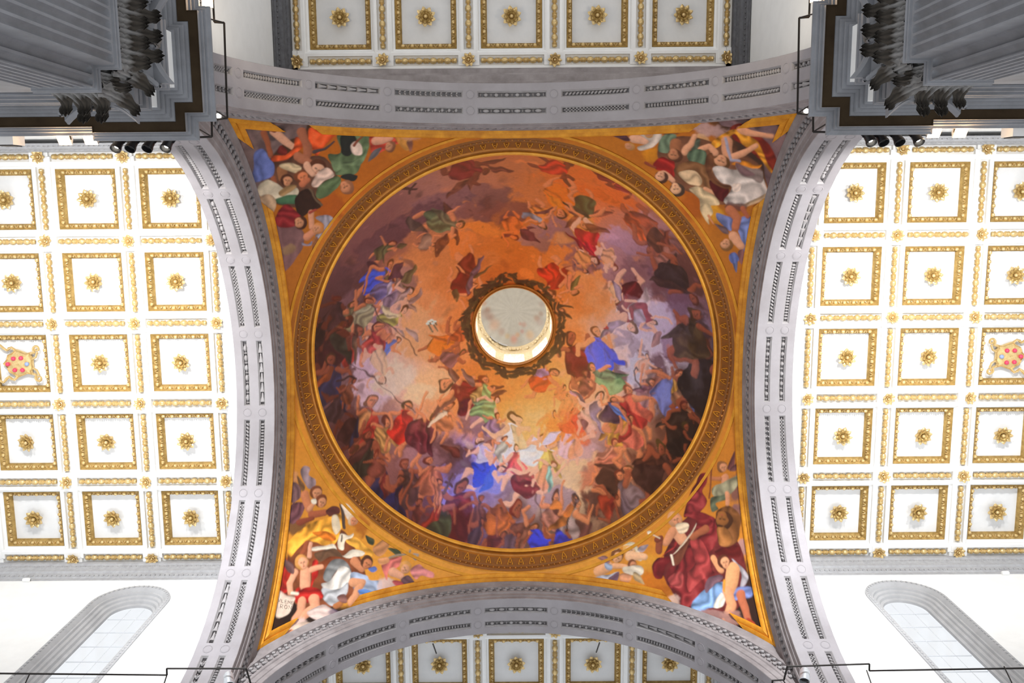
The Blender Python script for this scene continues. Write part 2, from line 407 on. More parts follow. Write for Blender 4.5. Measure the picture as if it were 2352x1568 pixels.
# gilt frame following the pendentive edge along each arch, broken where painted clouds spill over it
FRAME = [(1.098, .993), (1.100, .981), (1.1045, .971), (1.1055, .971), (1.1075, .979), (1.112, .9745), (1.1135, .962), (1.118, .957), (1.122, .9555), (1.1245, .960)]
FRG = {  # stretches of frame present along each arch, as fractions of its length
 'right': [(0, .81), (.955, 1)], 'bottom': [(0, .06), (.19, .79), (.93, 1)],
 'left': [(0, .05), (.19, 1)], 'top': [(0, .085), (.175, .85), (.92, 1)]}
def build_crossing(paint_fn, dome_fn, cap_fn):
    for (v, h) in CORN:
        sx = -1 if h == 'left' else 1; sy = -1 if v == 'top' else 1
        T = thing('painted_pendentive', PTXT[(v, h)], 'pendentive')
        P = PQ*np.array([sx, sy, 1.0])
        me = grid_mesh('painted_surface', P, M['fresco']); paint(me, P, paint_fn)
        link('painted_surface', me, T)
        for sd in (h, v):
            k = SIDES.index(sd)
            # which half of that arch belongs to this corner: y>0 side (fractions 0..0.5) or y<0
            yl = {0: sy, 1: -sx, 2: -sy, 3: sx}[k]
            for f0, f1 in FRG[sd]:
                a, c = (f0, min(f1, .5)) if yl > 0 else (max(f0, .5), f1)
                if c-a < .004: continue
                b = MB(); face_sweep(b, FRAME, max(4, int(90*(c-a))), a, c)
                o = b.build('gilt_frame', M['gold2'], T)
                o.rotation_euler = (0, 0, k*PI/2)
    # dome shell
    D = thing('painted_dome', 'large painted dome with orange sky, clouds and many small robed figures', 'dome')
    n, k = 300, 960
    t = np.linspace(0, math.acos(.2275/.925), n)[:, None]; ph = np.linspace(0, 2*PI, k, endpoint=False)[None]
    rr = .925*np.cos(t); zz = 3.875+1.125*np.sin(t)/math.sin(math.acos(.2275/.925))
    P = np.stack([rr*np.cos(ph), rr*np.sin(ph), zz+0*ph], -1)
    me = grid_mesh('painted_surface', P, M['fresco'], True); paint(me, P, dome_fn); link('painted_surface', me, D)
    b = MB(); b.lathe([(.2285, 5.003), (.240, 4.985), (.238, 4.972), (.230, 4.968), (.226, 4.974), (.2225, 4.968), (.2185, 4.976), (.2185, 5.02)], 96)
    b.build('oculus_rim', M['ochre'], D)
    # cornice ring
    R = thing('dome_cornice', 'round gilded cornice with leaf and dentil carving at the foot of the dome', 'cornice')
    for nmn, pr, mt in (('outer_fillet', [(.985, 3.745), (.976, 3.758), (.971, 3.766), (.9695, 3.783), (.965, 3.787), (.9635, 3.80)], 'roll'),
            ('dentil_ground', [(.9635, 3.80), (.955, 3.806), (.9535, 3.826), (.947, 3.829)], 'ochre2'),
            ('leaf_ground', [(.947, 3.829), (.9245, 3.862)], 'ochre2'),
            ('cyma', [(.9245, 3.862), (.923, 3.866), (.9225, 3.874), (.916, 3.877), (.9145, 3.886), (.9185, 3.889), (.9185, 3.897), (.911, 3.897)], 'ochre')):
        b = MB(); b.lathe(pr, 160); b.build(nmn, M[mt], R)
    b = MB(); b.lathe([(.9125, 3.900), (.911, 3.893), (.906, 3.888), (.899, 3.889), (.8945, 3.897), (.8965, 3.905), (.9045, 3.91), (.928, 3.912)], 160)
    b.build('lip_roll', M['roll'], R)
    b = MB(); N = 236
    for i in range(N):
        a = 2*PI*i/N; b.ell((.953*math.cos(a), .953*math.sin(a), 3.817), (.0055, .0062, .0085), Matrix.Rotation(a, 3, 'Z'), 5, 4)
    stuff(b.build('dentil_beads', M['ochre'], R))
    # heart-shaped leaves on the sloping band: raised V outline with a seed
    b = MB()
    e = lambda s, q: (.944-.0215*q, s, 3.829+.033*q)
    for s in (-1, 1): b.tube([e(s*.0005, .98), e(s*.006, .6), e(s*.0105, .15), e(s*.0085, .0)], [.0016, .0022, .0024, .0012], 5)
    b.ell(e(0, .35), (.003, .0042, .007), None, 6, 4)
    lf = b.mesh('leaf_tongue', M['roll'])
    N = 118
    for i in range(N): link('leaf_tongue', lf, R, (0, 0, 0), (0, 0, 2*PI*i/N))
    # lantern above the oculus
    L = thing('lantern', 'small bright lantern with arched windows over the round opening of the dome', 'lantern', (0, 0, 5))
    b = MB(); b.lathe([(.2195, .005), (.226, .02), (.226, .075)], 64); 
    b.build('sill_ring', M['cream'], L)
    # drum with eight arched openings: wall sectors and arched heads
    ro, z0, zs, zt = .226, .06, .30, .52; half = .70*PI/8
    b = MB()
    for i in range(8):
        c = 2*PI*i/8+PI/2
        A = [c+half+(2*PI/8-2*half)*j/4 for j in range(5)]
        b.rows([[(q*math.cos(a), q*math.sin(a), z) for z in (z0, zs, zt)] for q, a in [(ro, a) for a in A]])
        for s0, s1 in ((A[0], -1), (A[-1], 1)):
            b.rows([[(q*math.cos(s0), q*math.sin(s0), z) for z in (z0, zs)] for q in (ro, ro+.05)])
        arc = [(c-half*math.cos(PI*j/10), zs+.07*math.sin(PI*j/10)) for j in range(11)]
        b.rows([[(ro*math.cos(a), ro*math.sin(a), z) for a, z in arc], [(ro*math.cos(a), ro*math.sin(a), zt) for a, z in arc]])
        b.rows([[(ro*math.cos(a), ro*math.sin(a), z) for a, z in arc], [((ro+.05)*math.cos(a), (ro+.05)*math.sin(a), z) for a, z in arc]])
    b.build('drum', M['cream'], L, smooth=False)
    for i in range(8):
        c = 2*PI*i/8+PI/2; b = MB(); q = ro+.03
        arc = [(c-half*math.cos(PI*j/10), zs+.07*math.sin(PI*j/10)) for j in range(11)]
        b.rows([[(q*math.cos(a), q*math.sin(a), z) for a, z in arc], [(q*math.cos(a), q*math.sin(a), z0) for a, z in arc]])
        p = b.build('window_pane', M['lpane'], L, smooth=False)
        b = MB()
        for f in (-.34, .34): b.tube([(q*math.cos(c+f*half), q*math.sin(c+f*half), z) for z in (z0, zs+.06)], .0016, 4)
        for z in (.12, .18, .24, .30): b.tube([(q*math.cos(c+half*s), q*math.sin(c+half*s), z) for s in (-1, -.5, 0, .5, 1)], .0016, 4)
        b.build('glazing_bars', M['lead'], p)
    b = MB(); b.lathe([(.226, .495), (.220, .50), (.218, .51), (.2125, .52), (.2105, .532), (.2075, .535), (.2075, .547), (.216, .55)], 96)
    b.build('upper_cornice', M['cream'], L)
    b = MB(); rnd = random.Random(3)
    for i in range(8):
        c = 2*PI*i/8+PI/2
        for s, q, w in ((0, .213, .016), (-.11, .216, .010), (.11, .216, .010), (-.2, .218, .007), (.2, .218, .007)):
            a = c+s; b.ell((q*math.cos(a), q*math.sin(a), .495+rnd.uniform(-.006, .006)), (.009, w, w*.8), Matrix.Rotation(a, 3, 'Z'), 7, 5)
        a = c+PI/8
        for z in (.49, .47, .455): b.ell((.217*math.cos(a), .217*math.sin(a), z), (.008, .010, .009), Matrix.Rotation(a, 3, 'Z'), 6, 4)
    stuff(b.build('stucco_ornament', M['cream'], L))
    n, k = 60, 180
    t = np.linspace(0, PI/2-.004, n)[:, None]; ph = np.linspace(0, 2*PI, k, endpoint=False)[None]
    P = np.stack([.2085*np.cos(t)*np.cos(ph), .2085*np.cos(t)*np.sin(ph), .548+.19*np.sin(t)+0*ph], -1)
    me = grid_mesh('painted_cap', P, M['cap'], True); paint(me, P, cap_fn); link('painted_cap', me, L)
    # strip of lead flashing hanging loose from the cornice
    for a0, a1 in ((1.78, 2.08), (2.12, 2.40)):
        b = MB(); A = [a0+(a1-a0)*i/8 for i in range(9)]
        b.rows([[(q*math.cos(a), q*math.sin(a), z) for q, z in ((.208, .535), (.203, .517-.012*math.sin(PI*i/8)), (.196, .520), (.201, .531))] for i, a in enumerate(A)], True)
        b.build('loose_sheet', M['sheet'], L)
# ------------------------------------------------------------------ coffered ceilings of the four arms
PI_ = .36; ZR = 3.835                     # coffer pitch, underside of the ribs
def coffer_mesh():
    b = MB()
    sq = lambda a, z: [(-a, -a, z), (a, -a, z), (a, a, z), (-a, a, z)]
    prof = [(.1285, .024), (.131, .020), (.136, .018), (.140, .012), (.1405, .004), (.1445, .002), (.147, 0)]
    for (a0, z0), (a1, z1) in zip(prof[:-1], prof[1:]):
        p, q = sq(a0, z0), sq(a1, z1)
        for i in range(4): b.add([p[i], p[(i+1) % 4], q[(i+1) % 4], q[i]], [(0, 1, 2, 3)])
    g = [-.18, -.159, -.147, -.136, .136, .147, .159, .18]
    def zc(i, j):
        x, y = (g[i]+g[i+1])/2, (g[j]+g[j+1])/2
        if abs(x) < .147 and abs(y) < .147: return None
        if (abs(x) > .159 and abs(y) < .136) or (abs(y) > .159 and abs(x) < .136): return .017
        return 0.
    for i in range(7):
        for j in range(7):
            z = zc(i, j)
            if z is None: continue
            b.add([(g[i], g[j], z), (g[i+1], g[j], z), (g[i+1], g[j+1], z), (g[i], g[j+1], z)], [(0, 1, 2, 3)])
            if i < 6 and zc(i+1, j) not in (None, z):
                w = zc(i+1, j); x = g[i+1]; b.add([(x, g[j], z), (x, g[j+1], z), (x, g[j+1], w), (x, g[j], w)], [(0, 1, 2, 3)])
            if j < 6 and zc(i, j+1) not in (None, z):
                w = zc(i, j+1); y = g[j+1]; b.add([(g[i], y, z), (g[i+1], y, z), (g[i+1], y, w), (g[i], y, w)], [(0, 1, 2, 3)])
    # raised fillet round each crossing quarter
    for sx in (-1, 1):
        for sy in (-1, 1):
            b.add([(sx*.150, sy*.18, -.003), (sx*.18, sy*.18, -.003), (sx*.18, sy*.150, -.003), (sx*.150, sy*.150, -.003)], [(0, 1, 2, 3)])
            for p, q in (((.150, .18), (.150, .150)), ((.150, .150), (.18, .150))):
                b.add([(sx*p[0], sy*p[1], -.003), (sx*q[0], sy*q[1], -.003), (sx*q[0], sy*q[1], 0), (sx*p[0], sy*p[1], 0)], [(0, 1, 2, 3)])
    return b.mesh('coffer', M['white'], smooth=False)
def frame_mesh():
    b = MB(); sq = lambda a, z: [(-a, -a, z), (a, -a, z), (a, a, z), (-a, a, z)]
    prof = [(.1285, .022), (.1275, .021), (.124, .026), (.112, .040), (.106, .047), (.1045, .046), (.1035, .055)]
    for (a0, z0), (a1, z1) in zip(prof[:-1], prof[1:]):
        p, q = sq(a0, z0), sq(a1, z1)
        for i in range(4): b.add([p[i], p[(i+1) % 4], q[(i+1) % 4], q[i]], [(0, 1, 2, 3)])
    return b.mesh('gilded_frame', M['goldd'])
def egg_mesh():
    b = MB()
    for side in range(4):
        rt = Matrix.Rotation(side*PI/2, 3, 'Z')
        c = MB()
        for i in range(6):
            s = -.0985+.0394*i
            c.ell((.1160, s, .030), (.0078, .0098, .0095), Matrix.Rotation(.75, 3, 'Y'), 7, 5)
            if i < 5:
                for k, ti in ((-.4, .5), (.4, -.5)):
                    c.ell((.1165, s+.0197+k*.010, .032), (.0095, .0030, .006), Matrix.Rotation(ti, 3, 'Z'), 5, 4)
        c.xf(rt); b.add(c.v, c.f)
    return b.mesh('egg_and_dart', M['gold'])
def panel_mesh():
    b = MB(); a = .1036
    b.add([(-a, -a, .0545), (a, -a, .0545), (a, a, .0545), (-a, a, .0545)], [(0, 1, 2, 3)])
    b.add([(-a, -a, .064), (a, -a, .064), (a, a, .064), (-a, a, .064)], [(0, 1, 2, 3)])
    return b.mesh('panel', M['panel'], smooth=False)
def bead_mesh():
    b = MB(); pr = [(.002, -.130), (.0085, -.128), (.0095, -.124)]
    n = 4; st = .24/n
    s = -.12
    for i in range(n):
        for t in (.06, .14): pr += [(.0082, s+st*(t-.03)), (.0108, s+st*t), (.0082, s+st*(t+.03))]
        for t in (.24, .34, .5, .66, .76): pr.append((.0118*math.sqrt(max(.12, 1-((t-.5)/.28)**2)), s+st*t))
        for t in (.86, .94): pr += [(.0082, s+st*(t-.03)), (.0108, s+st*t), (.0082, s+st*(t+.03))]
        s += st
    pr += [(.0095, .124), (.0085, .128), (.002, .130)]
    b.lathe([(a*1.16, h) for a, h in pr], 8, (0, 0, .007), 'x')
    return b.mesh('bead_bar', M['gold'], 60)
def petal_mesh(R, w, lift):
    b = MB(); rows = []
    for t in (0, .25, .5, .75, 1):
        q = .30*R+.70*R*t; ww = w*math.sin(PI*(.22+.78*t)*.985)**.8 if t < 1 else .0004
        z = -lift*math.sin(t*1.9); 
        rows.append([(q, s*ww, z-.18*ww*abs(s)**2*-2.2+.0) for s in (-1, -.5, 0, .5, 1)])
    b.rows(rows); b.rows([[(x, y, z+.0028) for x, y, z in q] for q in rows])
    return b
def merge(bs):
    m_ = MB()
    for b in bs: m_.add(b.v, b.f)
    return m_
PETAL = petal_mesh(.043, .0118, .010).mesh('petal', M['gold'], 70)
cup = MB(); cup.lathe([(.006, .030), (.006, .004), (.020, .001), (.0235, -.011), (.0205, -.016), (.0185, -.012), (.015, -.001), (.004, .0)], 14)
for i in range(8):
    p = petal_mesh(.030, .0085, .012); p.xf(Matrix.Rotation(PI/8+i*PI/4, 3, 'Z')); p.v = [(x, y, z-.004) for x, y, z in p.v]; cup.add(p.v, p.f)
CUP = cup.mesh('calyx', M['goldd'], 70)
hub = MB(); hub.ell((0, 0, -.008), (.0092, .0092, .0092), None, 10, 7); HUB = hub.mesh('seed_head', M['gold'])
sm = MB()
for i in range(8):
    p = petal_mesh(.0300, .0088, .010); p.xf(Matrix.Rotation(i*PI/4, 3, 'Z')); p.v = [(x, y, z-.006) for x, y, z in p.v]; sm.add(p.v, p.f)
sm.lathe([(.004, .006), (.005, -.004), (.0115, -.006), (.0135, -.0135), (.0115, -.0145), (.008, -.007), (.002, -.006)], 12)
sm.ell((0, 0, -.0105), (.0062, .0062, .006), None, 8, 5)
SMALL = sm.mesh('small_rosette', M['gold'], 70)
COFF, GFR, PAN, BEAD, EGG = coffer_mesh(), frame_mesh(), panel_mesh(), bead_mesh(), egg_mesh()
ORD = ['first', 'second', 'third', 'fourth', 'fifth', 'sixth']
rnd = random.Random(11)
U0 = dict(right=1.477, left=1.480, top=1.462, bottom=1.449)
NC = dict(right=3, left=3, top=1, bottom=1)
proto = None
def rosette(x, y, label, grp):
    global proto
    rz = rnd.uniform(0, 6.28)
    if proto is None:
        t = thing('rosette', label, 'rosette', (x, y, ZR+.026), rz, grp); proto = t
        for i in range(9): link('petal', PETAL, t, (0, 0, 0), (0, 0, 2*PI*i/9))
        link('calyx', CUP, t); link('seed_head', HUB, t)
    else:
        t = proto.copy(); COL.objects.link(t); t.location = Vector((x, y, ZR+.026))*S
        t['label'] = label; t['group'] = grp
        for ch in list(proto.children): c = ch.copy(); COL.objects.link(c); c.parent = t
    t.rotation_euler = (rnd.uniform(-.16, .16), rnd.uniform(-.16, .16), rz)
    return t
def world(sd, u, v):
    k = SIDES.index(sd); c, s = [(1, 0), (0, 1), (-1, 0), (0, -1)][k]
    return (u*c-v*s, u*s+v*c)
CREST = []
for sd in SIDES:
    k = SIDES.index(sd); rz = k*PI/2; u0 = U0[sd]; nc = NC[sd]
    uend = u0+(nc-1)*PI_+.18
    # border flats between the ribs and the walls (and plain ceiling beyond what is seen)
    b = MB()
    for s in (-1, 1):
        y0, y1 = sorted((s*.921, s*1.0)); b.box((1.14, y0, ZR), (uend, y1, ZR+.02))
        y0, y1 = sorted((s*.899, s*.922)); b.box((1.14, y0, ZR+.017), (uend, y1, ZR+.021))
        for j in range(nc+1):
            x = u0-.18+j*PI_; b.box((x-.036, y0, ZR), (x+.044 if j == 0 else x+.044, y1, ZR+.02))
    b.box((1.14, -.922, ZR), (u0-.18-.021, .922, ZR+.02)); b.box((u0-.18-.022, -.9, ZR+.017), (u0-.179, .9, ZR+.021))
    for j in range(6):
        y = -.9+j*PI_; b.box((u0-.18-.022, y-.044, ZR), (u0-.18, y+.044, ZR+.02))
    b.box((uend, -1.0, ZR), (uend+.6, 1.0, ZR+.02))
    # channels that hold the outermost bead bars
    for s in (-1, 1): pass
    C = struct(b.build('ceiling', M['white'], None, (0, 0, 0), smooth=False)); C.rotation_euler = (0, 0, rz)
    # sheltering roof slab above
    b = MB(); b.box((1.14, -1.0, 3.905), (uend+.6, 1.0, 3.93)); b.build('upper_boarding', M['white'], C, smooth=False)
    for i in range(nc):
        for j in range(5):
            c = link('coffer', COFF, C, (u0+i*PI_, (j-2)*PI_, ZR))
            link('gilded_frame', GFR, c); link('panel', PAN, c); stuff(link('egg_and_dart', EGG, c))
    for i in range(nc+1):
        for j in range(5): link('bead_bar', BEAD, C, (u0-.18+i*PI_, (j-2)*PI_, ZR), (0, 0, PI/2))
    for i in range(nc):
        for j in range(6): link('bead_bar', BEAD, C, (u0+i*PI_, -.9+j*PI_, ZR))
    # large rosettes, one hung in each coffer; row counted from the top of the photograph
    for i in range(nc):
        for j in range(5):
            x, y = world(sd, u0+i*PI_, (j-2)*PI_)
            if sd in ('left', 'right'):
                row = int(round(y/PI_))+2
                if i == 2 and row == 2: CREST.append((sd, x, y)); continue
                where = ['nearest the arch', 'in the middle column', 'by the photo edge'][i]
                lab = f'large gilded rosette, {sd} ceiling, {ORD[row]} row from top, coffer {where}'
            else:
                colm = int(round(x/PI_))+2
                lab = f'large gilded rosette in the {sd} ceiling strip, {ORD[colm]} coffer from the left'
            rosette(x, y, lab, 'large gilded rosettes in the coffers')
    for i in range(nc if nc > 1 else 1):
        for j in range(6):
            x, y = world(sd, u0-.18+i*PI_, -.9+j*PI_)
            if sd in ('left', 'right'):
                row = int(round((y+.9)/PI_))
                where = ['beside the arch', 'one coffer out', 'two coffers out'][i]
                lab = f'small gilded rosette, {sd} ceiling ribs, {ORD[row]} crossing from top, {where}'
            else:
                colm = int(round((x+.9)/PI_))
                lab = f'small gilded rosette on {sd} ceiling ribs next to the arch, {ORD[colm]} from the left'
            o = bpy.data.objects.new('small_rosette', SMALL); COL.objects.link(o)
            o.location = Vector((x, y, ZR-.003))*S; o.rotation_euler = (rnd.uniform(-.25, .25), rnd.uniform(-.25, .25), rnd.uniform(0, 6))
            tag(o, lab, 'rosette', 'small gilded rosettes on the rib crossings')

# ------------------------------------------------------------------ walls of the arms, ceiling cornices
CORNP = [(0, 3.690), (.004, 3.692), (.004, 3.712), (.012, 3.716), (.013, 3.738), (.016, 3.741), (.016, 3.750), (.030, 3.758), (.031, 3.785), (.036, 3.790),
         (.036, 3.806), (.046, 3.812), (.049, 3.824), (.049, ZR+.006)]
WY = dict(right=.945, left=.945, top=.958, bottom=.958)
tn = 0
def wall(name, a, c, z0, z1, th, nrm, mtl='white'):
    """vertical slab from plan point a to c, thickness th away from the room (nrm points out of the room)"""
    b = MB(); x0, x1 = sorted((a[0], c[0])); y0, y1 = sorted((a[1], c[1]))
    if nrm[0]: x0, x1 = sorted((a[0], a[0]+nrm[0]*th))
    if nrm[1]: y0, y1 = sorted((a[1], a[1]+nrm[1]*th))
    b.box((x0, y0, z0), (x1, y1, z1)); return struct(b.build(name, M['pier' if 'lower' in name else 'white'], None, smooth=False))  # lower walls get the dark pier stone to stand in for their shade
for sx, nm in ((-1, 'left'), (1, 'right')):
    wall(f'wall_{nm}_transept_back', (sx*1.15, -.962), (sx*3.0, -.962), 2.6, 3.9, .06, (0, -1))
    wall(f'wall_{nm}_transept_lower', (sx*1.14, -.979), (sx*3.0, -.979), .8, 2.6, .05, (0, -1))
    wall(f'wall_choir_{nm}', (sx*.962, -1.15), (sx*.962, -2.6), 2.6, 3.9, .06, (sx, 0))
    wall(f'wall_choir_{nm}_lower', (sx*.979, -1.16), (sx*.979, -2.6), .8, 2.6, .05, (sx, 0))
    wall(f'wall_nave_{nm}', (sx*.962, 1.15), (sx*.962, 2.6), 2.6, 3.9, .06, (sx, 0))
# back faces of the arch walls, seen only edge-on
for sd in SIDES:
    k = SIDES.index(sd); b = MB(); n = 40
    lo = [(1.1551, RI*math.cos(PI*i/n), Z0+RI*math.sin(PI*i/n)) for i in range(n+1)]
    hi = [(1.1551, max(-1, min(1, 1.6*math.cos(PI*i/n))), 3.9 if 0 < i < n else Z0) for i in range(n+1)]
    b.rows([lo, hi]); o = struct(b.build(f'wall_above_{sd}_arch', M['stone'], None, smooth=False)); o.rotation_euler = (0, 0, k*PI/2)
# ceiling cornices: along both side walls and over the arch
for sd in SIDES:
    k = SIDES.index(sd); w = WY[sd]; uend = U0[sd]+(NC[sd]-1)*PI_+.9
    ke = .55 if sd in ('left', 'right') else .78
    for s in (-1, 1):
        tn += 1
        b = MB(); b.plan([(1.16, s*w), (uend, s*w)] if s < 0 else [(uend, s*w), (1.16, s*w)], [(e*ke, z_) for e, z_ in CORNP])
        cm = M['cornice_shaded'] if sd == 'top' else M['cornice']
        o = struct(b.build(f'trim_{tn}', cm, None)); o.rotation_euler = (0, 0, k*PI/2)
        b = MB(); N = int((uend-1.16)/.021)
        for i in range(N):
            u = 1.17+.021*i
            b.ell((u, s*(w-.014*ke), 3.727), (.0065, .005, .008), None, 5, 4); b.ell((u+.01, s*(w-.034*ke), 3.798), (.0075, .005, .007), None, 5, 4)
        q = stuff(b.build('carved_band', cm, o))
    if sd != 'top': continue
    tn += 1
    b = MB(); b.plan([(1.1552, .96), (1.1552, -.96)], [(e*1.9, z_) for e, z_ in CORNP])
    o = struct(b.build(f'trim_{tn}', M['archi'], None)); o.rotation_euler = (0, 0, k*PI/2)

# window walls of the transepts: wall pierced by a round-headed window with splayed stone reveal
def arch_loop(cx, y, hw, zs, zb, n=24):
    return [(cx-hw, y, zb)]+[(cx-hw*math.cos(PI*i/n), y, zs+hw*math.sin(PI*i/n)) for i in range(n+1)]+[(cx+hw, y, zb)]
for sx, nm, cx, wn in ((-1, 'left', -1.612, 1), (1, 'right', 1.626, 2)):
    Y, zs, zb = .945, 3.46, 2.30; hw = .16
    b = MB()
    lp = arch_loop(cx, Y, hw, zs, zb)
    top = [(cx-hw, Y, zb)]+[(cx+(-1+2*i/24)*hw, Y, 3.9) for i in range(25)]+[(cx+hw, Y, zb)]
    b.rows([lp[1:-1], top[1:-1]])
    for x0, x1 in ((1.12, abs(cx)-hw), (abs(cx)+hw, 3.0)):
        b.box((min(sx*x0, sx*x1), Y, 1.6), (max(sx*x0, sx*x1), Y+.01, 3.9))
    b.box((cx-hw, Y, 1.6), (cx+hw, Y+.01, zb))
    struct(b.build(f'wall_{nm}_transept_window', M['white'], None, smooth=False))
    W_ = bpy.data.objects.new(f'window_{wn}', None); COL.objects.link(W_); W_.location = Vector((cx, Y, 3.0))*S; struct(W_)
    def lc(L): return [(x-cx, y-Y, z-3.0) for x, y, z in L]
    b = MB(); pr = [(.164, 0), (.163, -.005), (.158, -.006), (.150, -.004), (.147, 0.0), (.144, .002), (.138, .012), (.131, .013), (.128, .022), (.118, .026), (.115, .034), (.105, .038), (.101, .048), (.090, .052), (.088, .062)]
    b.rows([lc(arch_loop(cx, Y+dy, q, zs, zb)) for q, dy in pr]); b.build('reveal', M['reveal'], W_)
    b = MB(); N = 20
    P = [(cx-.154, zz) for zz in np.arange(zb, zs, .021)]+[(cx-.154*math.cos(PI*i/24), zs+.154*math.sin(PI*i/24)) for i in range(25)]+[(cx+.154, zz) for zz in np.arange(zb, zs, .021)]
    for x, z in P: b.ell((x-cx, -.0065, z-3.0), (.005, .003, .0065), None, 5, 4)
    stuff(b.build('carved_band', M['reveal'], W_))
    # leaded panes, row by row
    hw2, yg = .0885, Y+.066
    rows_z = [zb+.115*i for i in range(20)]
    for z0, z1 in zip(rows_z[:-1], rows_z[1:]):
        for x0, x1 in ((-hw2, -.030), (-.029, .029), (.030, hw2)):
            def top_at(x): return zs+math.sqrt(max(hw2**2-x*x, 0))
            if z0 >= max(top_at(x0), top_at(x1)) - .002: continue
            xs = [x0+(x1-x0)*i/4 for i in range(5)]
            hi = [min(z1-.002, top_at(x)) for x in xs]; 
            b = MB(); b.rows([[(x, yg-Y, z0-3.0) for x in xs], [(x, yg-Y, max(h, z0)-3.0) for x, h in zip(xs, hi)]])
            b.build('pane', M['glass'], W_, smooth=False)
    b = MB()
    for x in (-.0295, .0295): b.tube([(x, yg-Y, zb-3), (x, yg-Y, zs+.08-3)], .0013, 4)
    for z in rows_z:
        h = hw2 if z < zs else math.sqrt(max(hw2**2-(z-zs)**2, 0))
        if h > .01: b.tube([(-h, yg-Y, z-3.001), (h, yg-Y, z-3.001)], .0022, 4)
    b.build('glazing_bars', M['lead'], W_)

# ------------------------------------------------------------------ fluted corner piers with capitals and entablature
ARC = [(.0, 2.385), (.006, 2.386), (.006, 2.403), (.0035, 2.4035), (.0035, 2.4065), (.013, 2.407), (.013, 2.425), (.010, 2.4255), (.010, 2.4285), (.020, 2.429), (.020, 2.446),
       (.017, 2.4465), (.017, 2.449), (.022, 2.451), (.023, 2.457), (.023, 2.459), (.006, 2.460)]
FRZ = [(.006, 2.459), (.006, 2.541)]
BED = [(.006, 2.539), (.013, 2.540), (.013, 2.546), (.010, 2.5465), (.010, 2.549), (.020, 2.550), (.022, 2.556), (.018, 2.557), (.018, 2.559), (.029, 2.560), (.032, 2.567), (.028, 2.568), (.028, 2.570), (.040, 2.571), (.042, 2.577)]
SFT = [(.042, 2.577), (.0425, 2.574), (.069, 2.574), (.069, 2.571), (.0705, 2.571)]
COR = [(.0705, 2.571), (.0705, 2.588), (.0675, 2.589), (.0675, 2.592), (.075, 2.593), (.076, 2.602), (.073, 2.603), (.073, 2.605), (.081, 2.606), (.084, 2.613), (.091, 2.616), (.091, 2.624), (.03, 2.626)]
def path(sx, sy):
    P = [(.978, 2.5), (.978, 1.152), (.948, 1.152), (.948, 1.015), (1.0, 1.015), (1.0, .962), (1.126, .962), (1.126, .978), (3.0, .978)]
    P = [(sx*x, sy*y) for x, y in P]
    return P if sx*sy < 0 else P[::-1]
NAMES = {(-1, -1): 'left', (1, -1): 'right'}
def leaf(w, h, out, curl):
    b = MB(); rows = []; cols = []; SS = [-1, -.8, -.55, -.3, -.1, 0, .1, .3, .55, .8, 1]
    for i in range(17):
        t = i/16
        if t < .62:
            q = t/.62; e = out*(.10+.40*q*q); z = h*.92*q
        else:
            q = (t-.62)/.38; a = q*2.7; e = out*.5+curl*(1-math.cos(a))*.95; z = h*.92+curl*math.sin(a)
        ww = w*(.70+.30*math.sin(PI*min(t*1.25, 1)*.9))*(1+.20*math.cos(t*26))*(1-.28*max(0, t-.75)/.25)
        rows.append([(e-.45*ww*abs(s)**1.6+.0035*math.cos(s*10), s*ww, z+.002*math.cos(s*14)*t) for s in SS])
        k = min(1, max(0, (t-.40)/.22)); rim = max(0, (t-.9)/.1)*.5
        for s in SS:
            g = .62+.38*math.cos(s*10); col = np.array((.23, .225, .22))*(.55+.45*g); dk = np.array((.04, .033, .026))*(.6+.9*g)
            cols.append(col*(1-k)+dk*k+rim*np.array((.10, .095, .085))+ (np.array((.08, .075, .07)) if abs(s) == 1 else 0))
    b.rows(rows); n = len(b.v); b.rows([[(x-.004, y, z) for x, y, z in q] for q in rows])
    b.cols = np.array(cols+[c*.8 for c in cols]); return b
def leaf_mesh(*a):
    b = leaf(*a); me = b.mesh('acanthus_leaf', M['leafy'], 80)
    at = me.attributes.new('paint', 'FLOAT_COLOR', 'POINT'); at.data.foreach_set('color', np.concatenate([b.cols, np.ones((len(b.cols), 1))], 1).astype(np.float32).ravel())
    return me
LEAF1 = leaf_mesh(.0235, .056, .034, .021)
LEAF2 = leaf_mesh(.0245, .100, .052, .024)
def volute_mesh():
    b = MB(); pts = []; rad = []
    for i in range(30):
        a = i*.42; q = .021*math.exp(-a*.13); pts.append((.0+q*math.sin(a), 0, -q*math.cos(a))); rad.append(.0062*math.exp(-a*.06))
    stem = [(-.050, 0, -.105), (-.040, 0, -.07), (-.025, 0, -.037)]
    b.tube(stem+pts, [.006, .006, .0062]+rad, 6)
    return b.mesh('volute', M['pier'])
VOL = volute_mesh()
fl = MB(); fl.ell((.012, 0, 0), (.009, .012, .012), None, 8, 6)
for i in range(6):
    a = i*PI/3; fl.ell((.007, .017*math.cos(a), .017*math.sin(a)), (.006, .009, .009), None, 6, 4)
FLOW = fl.mesh('abacus_flower', M['acanthus'])
